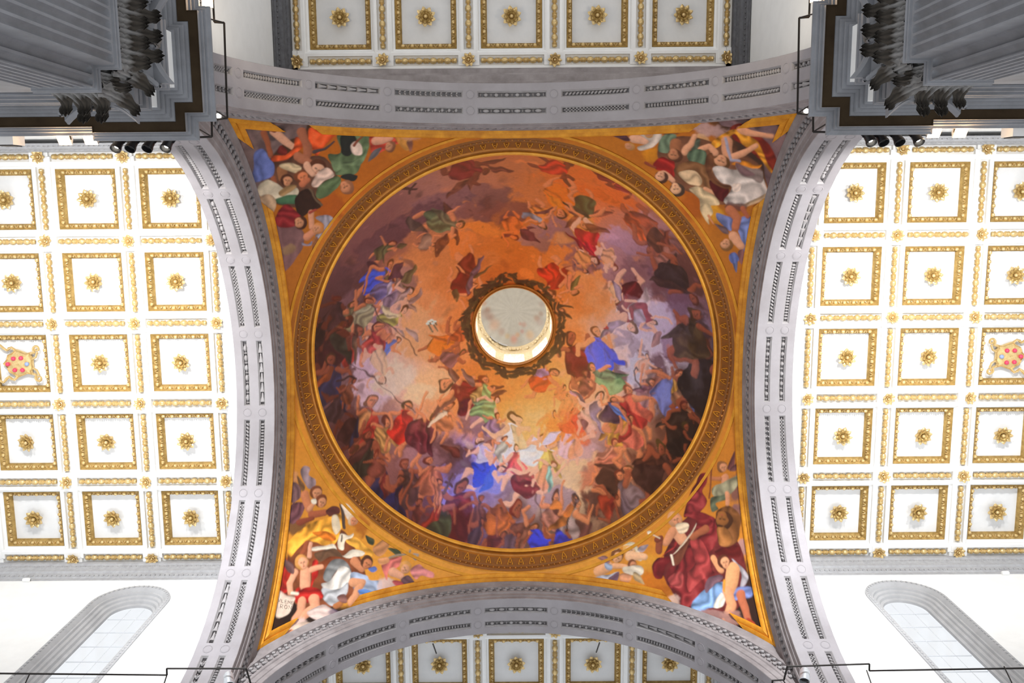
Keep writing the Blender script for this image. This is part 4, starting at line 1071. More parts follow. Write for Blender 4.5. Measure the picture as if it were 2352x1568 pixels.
OPS_D = [
('C',694.2,397.4,58.9,35.4,0.2,(128,86,80),0.4,0.82),
('C',656.5,446.1,92.4,28.9,0.1,(126,82,78),0.4,0.82),
('C',561.3,410.5,83.4,26.2,-0.2,(132,92,92),0.4,0.82),
('C',453.3,474,130.1,33.1,-0.5,(108,70,74),0.4,0.82),
('C',518,448.8,70.6,23.5,-0.4,(118,78,80),0.4,0.82),
('C',376.2,541.6,82.3,30.6,-0.8,(118,80,82),0.4,0.82),
('C',752.1,443.4,69.1,30,0,(130,80,66),0.4,0.82),
('C',805,521.8,45,28.2,0.3,(150,105,95),0.4,0.82),
('C',869,501.5,56.7,31.8,0.4,(140,100,100),0.4,0.82),
('C',922.5,568.9,44.8,44.8,0.7,(130,88,88),0.4,0.82),
('C',1008.3,571.3,50.8,50.8,0,(150,112,118),0.4,0.82),
('C',1073.1,607.8,62,67.7,0.3,(126,88,92),0.4,0.82),
('C',1137.8,605.1,51.6,63.1,0.3,(118,80,84),0.4,0.82),
('C',974.8,388.4,73.6,17.2,0.4,(196,112,52),0.4,0.82),
('C',911.2,370.8,85.4,14.6,0.3,(190,105,42),0.4,0.82),
('C',1038.6,401.5,63,17.6,0.6,(186,104,50),0.4,0.82),
('C',1103.2,450.9,62.7,27.6,0.7,(160,118,118),0.4,0.82),
('C',1039.8,518.4,51.9,28.8,0.3,(158,120,130),0.4,0.82),
('C',1151.6,760.8,33.1,55.1,0,(140,112,130),0.4,0.82),
('C',1098.5,846.8,43.2,64.8,0.2,(104,72,80),0.4,0.82),
('C',1054,789.9,28.3,32.6,0,(150,130,140),0.4,0.82),
('C',1021.1,772.6,26.1,28.3,0,(150,128,138),0.4,0.82),
('C',1016.5,848.2,28,30.2,0,(110,86,96),0.4,0.82),
('C',1065.6,841.6,38.9,43.2,0,(196,180,190),0.4,0.82),
('C',983.2,787.6,23.9,43.4,0,(190,150,130),0.4,0.82),
('C',957.6,1008.6,42.1,37.9,0,(160,122,118),0.4,0.82),
('C',1012.3,962.7,31.8,42.4,0,(118,84,88),0.4,0.82),
('C',913.6,1041.9,52.4,27.2,-0.2,(180,142,140),0.4,0.82),
('C',980.5,1093.8,61.8,41.2,-0.3,(170,110,88),0.4,0.82),
('C',835.9,1151.4,61.2,26.5,0,(150,122,130),0.4,0.82),
('C',757.9,1134.1,41.1,20.6,0,(132,106,118),0.4,0.82),
('C',614.2,1071.3,41.7,31.3,0,(112,80,86),0.4,0.82),
('C',559.3,1042.3,62.8,27.2,0.1,(112,76,76),0.4,0.82),
('C',493.3,1019.9,42,23.1,0,(116,78,80),0.4,0.82),
('C',649.1,973.4,42.4,42.4,0.5,(132,96,100),0.4,0.82),
('C',681.7,1005.3,42.3,31.7,0.5,(140,104,110),0.4,0.82),
('C',814,1026.4,84.2,42.1,0,(224,176,120),0.4,0.82),
('C',869.3,994.4,74,38.1,-0.2,(222,158,92),0.4,0.82),
('C',913.4,992,42.3,42.3,0,(206,120,84),0.4,0.82),
('C',715.4,955.3,42.6,21.3,0,(214,160,98),0.4,0.82),
('C',398,882.9,53.7,43,0,(196,166,172),0.4,0.82),
('C',442.8,859.5,49.6,43.1,0,(222,192,176),0.4,0.82),
('C',389.5,807.3,43.5,43.5,0,(186,156,166),0.4,0.82),
('C',425.9,693.7,48.7,66.4,0.2,(140,112,132),0.4,0.82),
('C',370.3,726.8,44.3,44.3,0,(150,122,126),0.4,0.82),
('C',340.1,650.9,41,45.5,0,(126,92,96),0.4,0.82),
('C',310.2,567.4,36.6,48.8,-0.3,(110,74,76),0.4,0.82),
('C',471.5,610.4,33.6,44.8,0.2,(150,110,104),0.4,0.82),
('C',551.9,883.6,42.9,32.2,0.3,(204,160,128),0.4,0.82),
('C',507.6,899.8,32.1,21.4,0,(214,178,150),0.4,0.82),
('C',436,1068.3,61.7,41.1,0.3,(140,96,92),0.4,0.82),
('C',503.2,1060.2,41.6,31.2,0,(150,110,112),0.4,0.82),
('C',612.7,1147.1,61.1,24.4,-0.1,(140,122,170),0.4,0.82),
('C',668.8,1132,41.1,20.5,0,(150,140,190),0.4,0.82),
('C',360.9,985.2,41.9,48.2,0,(120,80,76),0.4,0.82),
('C',329.8,927.7,38.3,53.2,0,(104,66,62),0.4,0.82),
('C',1160.4,657.5,34,68.1,0,(120,88,104),0.4,0.82),
('C',1190.8,549.3,35,75,-0.3,(104,66,60),0.4,0.82),
('C',1200.4,962.1,31.5,52.5,0.3,(46,28,24),0.4,0.82),
('C',1168.3,1010,51.6,35.1,-0.5,(50,30,26),0.4,0.82),
('C',1090.9,1039,51.7,26.9,-0.3,(104,64,50),0.4,0.82),
('C',1216,708,27.5,68.6,0,(70,48,50),0.4,0.82),
('C',970,1158.9,50,30,-0.3,(86,52,46),0.4,0.82),
('C',922.2,485.4,34.4,34.4,0,(190,130,70),0.4,0.82),
('C',623.3,534.6,45,29.3,0,(196,120,66),0.4,0.82),
('C',677.2,496.2,56.7,15.9,0.2,(196,122,62),0.4,0.82),
('C',511.1,761.6,43.6,65.4,0,(208,156,120),0.4,0.82),
('C',1041.9,692.7,33.1,28.7,0,(208,186,190),0.4,0.82),
('C',1096.2,706.2,50.9,39.8,0,(186,164,178),0.4,0.82),
('F',638.9,313.6,113.6,110,(112,28,28),(120,40,40),(115,62,42),(110,62,44),0),
('F',856.2,310.6,103.4,115,(168,56,30),None,(115,62,42),(80,52,36),0),
('F',979.7,317.1,76.4,120,(110,40,36),None,(115,62,42),None,0),
('F',1027.6,346.9,72.1,120,(128,42,46),None,(115,62,42),None,0),
('F',576.3,472.2,112.8,100,(98,102,74),(110,100,76),(185,122,88),(104,62,44),0),
('F',543.3,521.8,53.4,110,(140,110,96),None,(185,122,88),None,0),
('F',755,492.3,69.4,170,(188,106,50),None,(190,110,62),(104,48,44),0),
('F',810.5,461.4,77.1,160,(190,122,66),(130,124,130),(185,122,88),None,0),
('F',868.9,417.3,114.7,175,(204,118,34),(212,134,46),(185,122,88),(104,66,66),0),
('F',927.3,437.5,100.2,165,(70,82,52),(60,66,50),(185,122,88),(124,70,52),0),
('F',933.1,532.6,106.1,170,(172,40,52),(150,36,46),(205,158,138),None,0),
('F',981.4,565.4,62,150,(190,140,110),None,(205,158,138),None,0),
('F',917.2,580.9,61.5,170,(190,130,84),None,(185,122,88),(128,96,100),0),
('F',1069.2,471.8,131.7,160,(148,74,36),(176,92,44),(150,88,62),None,0),
('F',1106.1,505.7,106.9,150,(88,52,32),(120,60,38),(150,88,62),None,0),
('F',1126.1,552.7,83.5,150,(150,104,92),(58,44,42),(150,88,62),None,0),
('F',1154.9,594.3,130.4,140,(48,38,38),(70,48,44),(150,88,62),None,0),
('F',1189.3,458.7,67.5,150,(150,78,36),None,(150,88,62),None,0),
('F',430.5,525.2,71,60,(96,88,56),(96,96,66),(185,122,88),None,0),
('F',415.6,599.9,111,40,(78,98,184),(84,106,190),(185,122,88),(84,48,58),0),
('F',427.7,630.4,80.1,50,(110,98,130),(170,150,160),(185,122,88),(110,92,58),0),
('F',459.2,667.9,95,60,(128,104,112),(196,164,150),(205,158,138),(140,108,100),0),
('F',450.4,709.1,94.4,80,(152,138,78),(190,168,140),(205,158,138),(150,124,124),0),
('F',428.5,751.8,78.2,120,(176,120,104),(186,130,110),(205,158,138),None,0),
('F',428.7,782.4,71.2,60,(92,114,176),(100,120,180),(185,122,88),None,0),
('F',338.5,698.5,114.4,20,(132,118,90),(122,110,84),(185,122,88),None,0),
('F',378.1,688.3,91,20,(142,130,104),(150,140,120),(185,122,88),None,0),
('F',336.4,757.9,101.5,30,(150,60,44),(120,90,70),(150,88,62),None,0),
('F',402.1,757.9,94,20,(168,72,62),(150,60,56),(185,122,88),None,0),
('F',413.3,820.5,88.5,160,(200,164,140),None,(205,158,138),None,0),
('F',293,739.9,137.6,20,(72,26,28),(62,62,46),(115,62,42),None,0),
('F',301.5,661.1,94.2,20,(92,60,58),(70,46,46),(115,62,42),None,0),
('F',280.7,825.8,123.4,20,(54,58,88),(150,84,40),(150,88,62),None,0),
('F',303.5,889.5,98.7,20,(70,50,52),(46,52,78),(115,62,42),None,0),
('F',267.3,693,83.4,10,(44,26,26),None,(115,62,42),None,0),
('F',382.2,953,112.3,10,(152,56,40),(172,124,84),(185,122,88),None,0),
('F',421,988.6,85.8,10,(172,130,84),(160,120,76),(185,122,88),None,0),
('F',463.8,965.8,103.7,20,(182,52,30),(160,50,36),(185,122,88),None,0),
('F',518.4,993.2,118.4,40,(112,46,52),(96,40,50),(185,122,88),None,0),
('F',574.2,972.5,82.2,20,(160,104,70),(196,170,150),(185,122,88),None,0),
('F',619.3,915,130.8,-60,(104,20,26),(124,30,36),(185,122,88),(112,76,66),0),
('F',665.3,917.4,87.2,20,(160,130,90),(130,142,100),(185,122,88),(116,70,50),0),
('F',680.2,956.3,86.8,60,(132,144,102),(120,136,104),(205,158,138),None,0),
('F',692.9,990.5,71.3,20,(140,108,124),None,(185,122,88),None,0),
('F',743.3,1030.8,128.8,0,(205,192,196),(196,168,140),(215,170,140),None,0),
('F',676.5,1062.9,83.2,-20,(202,184,198),(184,160,180),(205,158,138),(130,84,76),0),
('F',675.9,1099.9,101.5,70,(66,92,192),(90,120,208),(205,158,138),None,0),
('F',714.4,1046.3,59.9,10,(150,140,130),None,(185,122,88),None,0),
('F',756.2,1078.4,89.4,0,(196,96,100),(170,60,70),(205,158,138),None,0),
('F',785.9,1122.6,115.7,70,(116,32,42),(138,50,56),(205,158,138),None,0),
('F',800.7,1051.5,85.5,30,(216,206,210),(196,190,200),(205,158,138),(190,176,196),0),
('F',831.6,1073.5,95.8,20,(206,178,112),(150,120,64),(205,158,138),None,0),
('F',824.9,1102.7,78.2,40,(188,130,104),(124,152,146),(205,158,138),None,0),
('F',875.9,1026.3,81.5,10,(208,168,176),(190,150,170),(205,158,138),(196,160,150),0),
('F',904.7,1034.6,64.2,0,(206,150,122),None,(205,158,138),None,0),
('F',847.2,990.2,71.3,20,(222,150,88),None,(222,156,100),None,0),
('F',891.3,981.1,82.1,20,(206,112,72),(210,128,80),(214,140,92),None,0),
('F',924.3,973,75.7,10,(200,100,74),None,(206,130,90),None,0),
('F',825.5,884.4,87.5,60,(184,86,38),(146,112,140),(185,122,88),None,0),
('F',862.6,914.6,61,10,(196,128,84),None,(185,122,88),None,0),
('F',893.3,919.4,69.7,0,(196,136,96),(170,126,146),(185,122,88),None,0),
('F',924,905,61.1,30,(190,120,84),None,(185,122,88),None,0),
('F',880.2,942.8,54.3,0,(206,140,92),None,(185,122,88),None,0),
('F',910.6,829.9,132.1,-20,(98,20,20),(120,28,26),(150,88,62),None,0),
('F',962.7,806.8,123.7,-10,(96,106,194),(80,90,180),(200,142,104),None,0),
('F',980.7,875.2,109.5,-50,(112,128,92),(96,112,84),(185,122,88),None,0),
('F',929.4,887.9,54.7,0,(120,66,50),None,(150,88,62),None,0),
('F',1039.6,681.8,146.6,170,(112,26,32),(186,160,160),(205,158,138),(134,112,126),0),
('F',1072.3,704.8,78.8,120,(120,30,36),None,(205,158,138),None,0),
('F',1000.4,655.4,56.5,160,(204,160,130),None,(205,158,138),None,0),
('F',1098.7,855.1,72.6,20,(150,100,84),(140,104,96),(185,122,88),None,0),
('F',1076.3,825.1,61.9,20,(196,150,130),None,(205,158,138),(134,98,92),0),
('F',1079.6,897,83,30,(150,110,112),(120,80,90),(185,122,88),None,0),
('F',1140.9,882.1,131.5,20,(124,126,168),(176,134,72),(185,122,88),None,0),
('F',1176.1,876.4,98.9,10,(170,124,96),(96,110,150),(150,88,62),None,0),
('F',1042.9,942.5,119.2,-20,(154,46,42),(186,98,78),(185,122,88),None,0),
('F',1017.1,994.3,111.7,10,(178,134,60),(168,120,56),(185,122,88),None,0),
('F',944,957.2,97.5,20,(190,150,136),(134,112,126),(205,158,138),(112,84,90),0),
('F',995.7,954.4,75.8,0,(84,60,70),(90,110,150),(185,122,88),None,0),
('F',1043.7,998.6,85.8,-10,(176,100,84),(150,50,46),(185,122,88),None,0),
('F',1221.2,827.7,190.9,5,(20,15,14),(26,20,18),(150,88,62),None,0),
('F',1194.5,726.8,149,10,(88,68,42),(70,56,40),(150,88,62),None,0),
('F',1172.2,947.5,118.6,10,(44,34,28),(52,40,34),(150,88,62),None,0),
('F',1162,984.1,85.3,10,(36,28,24),None,(150,88,62),None,0),
('F',993.4,1054.1,80.7,20,(174,112,92),(170,120,100),(185,122,88),None,0),
('F',1005,1096.4,104.6,60,(58,42,32),(72,50,40),(185,122,88),None,0),
('F',1045.7,1131.2,118,-50,(124,104,106),(110,92,98),(185,122,88),None,0),
('F',987.8,1153,71.3,30,(152,66,40),(130,50,40),(150,88,62),None,0),
('F',1102.5,1060.6,135.6,40,(62,36,30),(84,50,36),(150,88,62),None,0),
('F',914.3,1203.7,79.7,-30,(110,66,60),(70,44,42),(150,88,62),None,0),
('F',603.1,1175.2,132.9,10,(110,40,30),(124,44,34),(150,88,62),None,0),
('F',557.9,1186,110.6,10,(76,80,52),(150,60,40),(150,88,62),None,0),
('F',712.5,1202.6,117.7,60,(168,98,40),(150,84,36),(150,88,62),None,0),
('F',656.7,1186.2,71.5,20,(110,66,54),None,(150,88,62),None,0),
('F',842.5,1185.5,92,0,(160,110,96),(120,70,60),(185,122,88),None,0),
('F',887.3,1201.9,110.5,10,(152,128,124),(170,110,60),(185,122,88),None,0),
('F',762.7,1225.4,89.7,70,(120,74,56),(150,100,80),(185,122,88),None,0),
('F',695.1,1238.8,68.5,60,(110,50,44),None,(150,88,62),None,0),
('F',813.2,1243.8,67.9,70,(64,76,174),(70,84,184),(150,88,62),None,0),
('F',871.7,1240.3,76.8,80,(60,72,168),(66,80,176),(150,88,62),None,0),
('F',644.7,1223.8,59.3,40,(80,60,64),None,(150,88,62),None,0),
('F',734.4,1243.9,58.4,60,(100,76,84),None,(150,88,62),None,0),
('F',479.5,1105.6,114.4,-10,(102,72,68),(70,50,44),(150,88,62),None,0),
('F',399.3,1089.1,102.7,30,(34,44,76),(110,36,32),(150,88,62),None,0),
('F',439.3,1131.5,90.9,30,(40,50,92),(30,38,70),(150,88,62),None,0),
('F',368.3,1025,115.9,20,(56,54,40),(90,52,44),(150,88,62),None,0),
('F',394.1,1050.1,62.9,10,(120,66,50),None,(150,88,62),None,0),
('F',535.6,1098.6,94.5,10,(166,104,76),(160,96,70),(180,116,84),None,0),
('F',557.1,1132.7,62.3,10,(170,112,86),None,(185,122,88),None,0),
('F',499.9,1168.9,60.1,10,(104,54,40),None,(150,88,62),None,0),
('F',332.2,867.6,66.1,10,(120,70,40),None,(150,88,62),None,0),
('F',334.8,968.3,75,160,(70,40,36),(44,48,70),(115,62,42),None,0),
('F',641.5,607.9,95,165,(112,42,30),(98,74,88),(185,122,88),None,0),
('F',628.1,643.5,85.5,150,(122,30,24),(96,70,82),(185,122,88),None,0),
('F',845.4,630.7,101.4,175,(170,50,24),(150,44,24),(185,122,88),None,0),
('F',892.7,646.6,69.8,160,(190,120,90),(100,90,50),(185,122,88),None,0),
('F',580.1,790.2,101.8,60,(188,112,34),(172,96,30),(150,88,62),None,0),
('F',615.3,764.6,66.5,40,(152,76,34),None,(150,88,62),None,0),
('F',596.9,823.8,66.1,60,(118,78,80),None,(150,88,62),None,0),
('F',869.1,697.1,44.7,150,(180,110,60),None,(185,122,88),None,0),
('W',581,506.9,563.9,564.5,13.7,(104,60,42)),
('W',641.8,346.3,593.5,392.5,17.3,(112,64,44)),
('W',689.6,321.7,752.8,335.7,15.1,(110,60,46)),
('W',762.4,504.3,817.7,539.3,15.8,(104,46,42)),
('W',927.5,484.9,988.4,499.7,18.3,(124,72,52)),
('W',496.7,682.5,526.8,643.4,15.4,(140,112,110)),
('W',471,627.7,504.5,578.2,16.7,(104,88,56)),
('W',439.1,610.5,483.2,571.4,18,(84,46,58)),
('W',484.4,741.8,508.4,780.9,10.9,(150,126,128)),
('W',491.4,443.7,533,501,14.3,(96,76,66)),
('W',616.8,1053.8,565.2,1028,14.7,(112,58,48)),
('W',822.8,1038.2,862.7,1002.8,12.6,(196,180,200)),
('W',691.6,925.7,732.3,912,10.7,(116,72,52)),
('W',650.4,890.6,618.3,848.7,15,(112,86,86)),
('W',1020,673.2,985.1,620.7,15.5,(138,118,132)),
('W',1052.9,707.8,1085.6,719.2,24.2,(150,130,140)),
('W',935.3,970.1,926.6,996.1,14.8,(112,84,90)),
('W',1102.9,781.9,1113,736.3,13.1,(140,100,96)),
('W',654.2,624.6,699.6,599.1,8.8,(84,70,44)),
('W',612.9,649.2,605.7,693.5,8.8,(84,70,44)),
('W',457.3,530.9,489.9,512.6,11.5,(104,90,60)),
('L',[1066.3,885.6,1052.9,866.7,1050.3,841.7,1059,834.1,1061.3,842.3],2.4,2.4,(70,50,48)),
('L',[880.6,1214.9,900.6,1156.9],2.3,2.3,(60,42,40)),
('L',[900.7,1158.7,898.4,1149.8,907.3,1145.5,911.8,1152.4,905.1,1158.4],2.4,2.2,(60,42,40)),
('L',[822.3,1196.9,796.9,1147.9],1.8,1.8,(110,84,84)),
('L',[571.2,1104.3,591,1115.5],3.1,3.1,(90,60,50)),
('L',[577.2,1134.8,587.1,1090.5],3.7,3.1,(100,76,70)),
('L',[477.3,345.3,517.5,358.8],3.4,3.4,(60,38,34)),
('L',[509.4,337.8,502.4,372.5],3.3,3.3,(60,38,34)),
('L',[300.5,828.8,350,836.7],2.2,2.2,(60,38,34)),
('L',[388.6,669.2,451.7,742.5,509.7,815.5],1.6,1.6,(80,56,52)),
('L',[314,766.7,388.5,839.1,441.7,895.9,495.4,944.8],1.3,1.3,(80,56,52)),
('L',[542.1,734.4,543.2,734.5],4.4,4.4,(196,196,190)),
('L',[545.3,739.1,547.3,743.7],2.2,2.2,(70,90,80)),
('L',[548.8,728.5,549.8,728.6],4.4,4.4,(196,196,190)),
('L',[551.9,733.2,554,737.8],2.2,2.2,(70,90,80)),
('L',[552.9,739.9,553.9,740.0],4.4,4.4,(196,196,190)),
('L',[556,744.6,558.1,749.2],2.2,2.2,(70,90,80)),
('L',[538.7,742.9,539.8,743.0],4.4,4.4,(196,196,190)),
('L',[541.8,747.6,543.9,752.2],2.2,2.2,(70,90,80)),
('L',[557.4,731.5,558.5,731.6],4.4,4.4,(196,196,190)),
('L',[560.5,736.2,562.6,740.8],2.2,2.2,(70,90,80)),
('L',[982.8,741.9,983.9,741.8],3.7,3.7,(150,40,40)),
('L',[986.1,746,987.2,745.9],3.7,3.7,(150,40,40)),
('L',[977.5,746.8,978.5,746.7],3.7,3.7,(150,40,40)),
('P',[833.6,1166.2,844.8,1152.9,860.4,1159.5,862.7,1173.8,838.1,1175.0],(186,116,48),0.22),
('P',[869.4,1178.8,882.8,1167.2,894,1171.8,894,1185.9,873.9,1189.1],(182,108,44),0.22),
('W',862.7,740.5,853.9,759.5,6,(56,49,27)),
('W',874.5,761.3,871.2,743.5,6,(65,57,31)),
('W',862.2,748.2,858.3,771.1,6,(54,47,26)),
('W',868.6,774.6,862.6,755,6,(48,42,23)),
('W',860.1,757.3,856.7,778.5,6,(53,46,25)),
('W',865.6,785,868.9,767.8,6,(66,57,32)),
('W',869.6,766.7,860.4,791.3,6,(50,43,24)),
('W',874.9,771,868.3,795.2,6,(57,49,27)),
('W',862.3,778.5,858.4,798.4,6,(54,47,26)),
('W',868.9,785.4,862.6,809.1,6,(59,51,28)),
('W',863.5,783.3,845.7,802,6,(62,54,30)),
('W',858.3,814.2,860.9,796,5.9,(62,54,30)),
('W',852.5,793.1,839,809.3,6,(73,64,35)),
('W',843.7,819.3,861.6,804,5.9,(58,50,28)),
('W',851.1,826.3,861.2,803.6,5.9,(57,50,27)),
('W',855.6,813.8,845.7,830.1,5.9,(63,55,30)),
('W',824.1,824.9,844.6,815.6,5.9,(76,66,36)),
('W',825.3,831.7,842.6,817.1,5.9,(51,45,25)),
('W',832.1,843.3,845.7,828.7,5.9,(65,56,31)),
('W',822.8,834,843,825.6,5.9,(57,49,27)),
('W',848.9,838.4,824.5,845.7,5.9,(47,41,23)),
('W',821.1,853.3,838.3,841.8,5.9,(63,55,30)),
('W',826.8,832.2,807.6,847.6,5.9,(53,46,25)),
('W',820,830.8,810.5,844,5.9,(55,48,26)),
('W',818.7,833.5,806.5,854.7,5.9,(55,47,26)),
('W',819.3,846.8,803.6,853.6,5.9,(73,63,35)),
('W',817.7,853.8,800.5,860.6,5.9,(71,62,34)),
('W',801.6,839.6,789.7,854.5,5.9,(64,56,31)),
('W',801.4,844.4,788.3,852.6,5.9,(60,52,29)),
('W',801.3,851.7,783.5,856.6,5.9,(65,57,31)),
('W',793.3,862,772.8,860.4,5.9,(69,60,33)),
('W',787.3,854.1,770.5,865.1,5.9,(68,59,33)),
('W',785,871.1,767.2,868.8,5.9,(67,58,32)),
('W',760.3,876.1,784,869.9,5.9,(60,52,29)),
('W',774.5,857.8,753.8,853.8,5.9,(57,50,27)),
('W',771.3,854.4,746.4,859.1,5.9,(64,55,31)),
('W',741.5,872.8,767,869.1,5.9,(70,61,34)),
('W',742,859.8,763.2,867.5,5.9,(72,63,35)),
('W',753.4,877.1,733.7,874.5,5.9,(48,42,23)),
('W',734.6,862.1,756,860,5.9,(71,62,34)),
('W',747.4,860.3,723.9,859.2,5.9,(54,47,26)),
('W',737.7,880.6,718,868.7,5.9,(68,59,33)),
('W',734.3,863.3,718.2,858.2,5.9,(51,45,25)),
('W',735.4,859.4,719.1,849,5.9,(52,45,25)),
('W',727,862.7,704.8,859.5,5.9,(66,57,32)),
('W',725.3,865.6,700.9,867,5.9,(60,52,29)),
('W',721.3,867.7,699.6,853.7,5.9,(54,47,26)),
('W',717.7,856.5,694.6,856.6,5.9,(49,43,24)),
('W',707.6,860.2,690.9,860.1,5.9,(62,54,30)),
('W',685.6,843.4,706.1,847.8,5.9,(65,56,31)),
('W',682,841.3,698.6,851.1,5.9,(76,66,37)),
('W',680.7,835.7,693.3,856.5,5.9,(66,57,32)),
('W',673.1,847.3,692.8,850.6,5.9,(55,48,26)),
('W',683.8,852.4,669.2,841.6,5.9,(58,51,28)),
('W',684.9,839.7,677.6,823.9,5.9,(67,58,32)),
('W',678.9,843.9,659.9,830.2,5.9,(50,43,24)),
('W',674,843.1,650.5,835.2,5.9,(53,46,25)),
('W',674.4,832.5,654.7,815.9,5.9,(67,59,32)),
('W',676.9,823.9,658.2,814.2,5.9,(56,49,27)),
('W',657.7,827.7,644.5,816.6,5.9,(57,49,27)),
('W',667.2,825,658.7,802.7,5.9,(51,45,25)),
('W',659.4,818.3,648.2,803.5,5.9,(56,49,27)),
('W',651.3,797.7,656.2,819.4,6,(70,61,34)),
('W',634.9,796.8,642.3,816.4,6,(56,49,27)),
('W',644.3,807.9,627.3,792.9,5.9,(65,57,31)),
('W',640.1,807.1,627.5,790.3,5.9,(67,58,32)),
('W',653.9,799.9,634.9,782.3,6,(70,61,34)),
('W',635.1,772.5,651.1,792.3,6,(71,62,34)),
('W',650.5,792,636.7,770.6,6,(64,56,31)),
('W',635.1,791.2,624.8,767.3,6,(49,43,23)),
('W',635.2,785.4,626.8,765.8,6,(70,61,34)),
('W',624.6,758.8,631.2,775.8,6,(55,48,26)),
('W',648.6,768.7,637.9,750.8,6,(65,57,31)),
('W',636.6,769.7,630.9,749.4,6,(70,61,34)),
('W',631.4,737.8,632,764,6,(68,59,33)),
('W',638.5,758,640.2,738.7,6,(74,65,36)),
('W',626.5,752.2,624,734.7,6,(76,66,37)),
('W',632.4,752,640.2,728.9,6,(49,43,23)),
('W',629.2,742.5,636.3,717.7,6,(52,46,25)),
('W',638.9,742.8,643.4,722.3,6,(47,41,23)),
('W',632.3,714.3,628.3,730.3,6,(73,63,35)),
('W',637.2,733.3,639.1,710.8,6,(48,42,23)),
('W',641.6,708.4,636.6,723.5,6,(71,62,34)),
('W',622.8,715.8,636.7,701.7,6,(73,63,35)),
('W',625.8,710.3,642.7,691.5,6,(57,50,27)),
('W',634.2,711.8,644,693.4,6,(59,52,29)),
('W',646,683.4,645.1,703.1,6,(75,65,36)),
('W',648,708.5,663,692.5,6,(52,45,25)),
('W',652.7,678.2,643,693.3,6,(72,62,34)),
('W',635.6,684.4,652.5,674,6,(68,59,32)),
('W',656.6,691.7,670,682,6,(56,49,27)),
('W',651.7,683.7,673.3,671.2,6,(76,66,37)),
('W',654.5,680.5,660.2,657.3,6,(54,47,26)),
('W',660.5,680.5,668.5,657,6,(59,51,28)),
('W',667,679.7,673.2,661.2,6,(54,47,26)),
('W',681.5,658.3,672.2,680.8,6,(50,44,24)),
('W',673.4,672.2,690,665.2,6,(48,42,23)),
('W',675.5,667.6,687.6,653.4,6,(54,47,26)),
('W',683.1,660.9,693.2,646.4,6,(70,61,34)),
('W',682.1,657.1,694.5,642.6,6.1,(60,52,29)),
('W',700.8,648.7,681.7,653.2,6.1,(63,55,30)),
('W',683.4,638.1,701.7,637.8,6.1,(52,45,25)),
('W',697.5,649.6,713.4,644.2,6.1,(73,63,35)),
('W',700.7,650.2,720,645.5,6.1,(67,58,32)),
('W',700.9,648.7,720.1,640.2,6.1,(60,52,29)),
('W',721.9,634.9,706.2,652.4,6.1,(49,42,23)),
('W',704.2,629.2,726.2,625.5,6.1,(54,47,26)),
('W',712.4,633,735.5,639.2,6.1,(77,67,37)),
('W',717.4,633.9,738,633.6,6.1,(75,65,36)),
('W',726.1,639.9,744.7,640.1,6.1,(59,51,28)),
('W',727.3,645.4,751.3,642.2,6.1,(55,48,27)),
('W',754,625.5,737.9,626.8,6.1,(50,43,24)),
('W',742,635.7,759.3,627.6,6.1,(74,64,35)),
('W',763.3,623.9,746.8,624.3,6.1,(77,67,37)),
('W',747.9,631.3,765.6,630.4,6.1,(49,43,24)),
('W',752.6,637.9,772.8,643.2,6.1,(72,62,34)),
('W',758.4,632.7,776.5,645.7,6.1,(55,48,27)),
('W',765.1,633.5,786,629,6.1,(69,60,33)),
('W',765.7,631.9,786.3,642.9,6.1,(53,46,25)),
('W',774.8,633,792.4,637.5,6.1,(49,43,24)),
('W',799,652.4,776.5,640.3,6.1,(69,60,33)),
('W',784,641,801.4,645.1,6.1,(74,64,36)),
('W',788.7,635.6,808.3,641.5,6.1,(74,64,35)),
('W',789,642.6,807.6,644.9,6.1,(50,43,24)),
('W',817.3,654.9,802.7,636.9,6.1,(69,60,33)),
('W',819.6,655.3,803.7,636.9,6.1,(55,48,26)),
('W',805.5,643.9,823.9,648.6,6.1,(72,63,35)),
('W',804.4,661.7,823.5,668.3,6,(51,44,24)),
('W',809.6,647.8,829.6,663.5,6.1,(73,64,35)),
('W',823,653,830.8,669,6.1,(69,60,33)),
('W',826.8,653.2,842.5,656.7,6.1,(64,56,31)),
('W',825.9,654.5,841.1,672.3,6.1,(73,63,35)),
('W',819,671,841,682.8,6,(67,59,32)),
('W',831.3,665,850.5,680,6,(52,45,25)),
('W',848.6,687.2,829.4,670,6,(66,57,31)),
('W',834.5,677.3,848.8,696.4,6,(77,67,37)),
('W',856.1,693.9,840.3,677.4,6,(65,57,31)),
('W',843.4,684,845.5,704.9,6,(57,50,27)),
('W',839.7,695.6,852.4,707.4,6,(66,57,32)),
('W',847.6,712,847.9,692.8,6,(75,65,36)),
('W',856.1,692.9,855.3,714.3,6,(69,60,33)),
('W',866.6,712.7,867.2,691.2,6,(68,59,33)),
('W',869.7,724.3,863.6,701.2,6,(65,56,31)),
('W',852,711.5,858.2,729.5,6,(68,59,33)),
('W',864,729.2,865.5,711.2,6,(55,48,26)),
('W',858.7,717.4,859.5,737.3,6,(55,48,26)),
('W',867.7,720.8,873.2,744.5,6,(68,59,33)),
('W',855.5,724.2,867.3,743.4,6,(69,60,33)),
('W',858.4,730.4,858.6,751.7,6,(59,51,28)),
('W',875.1,733.9,877.1,749.3,6,(68,59,33)),
('W',875.2,738.7,865.7,763.4,6,(67,59,32)),
('W',873.9,744.8,868.5,762.3,6,(69,60,33)),
('W',863.8,747,862.7,773,6,(71,62,34)),
('W',857.5,774,861.7,759.1,6,(59,51,28)),
('W',863.6,755.3,862.9,776.4,6,(49,43,24)),
('W',854.5,764.1,860.5,785.2,6,(56,49,27)),
('W',867,768.6,868.2,789.1,6,(55,48,26)),
('W',870.2,771.3,871.8,796.2,6,(46,40,22)),
('W',849,794.8,861.2,774.4,6,(56,48,27)),
('W',860.4,784.3,861.3,805.2,6,(66,57,32)),
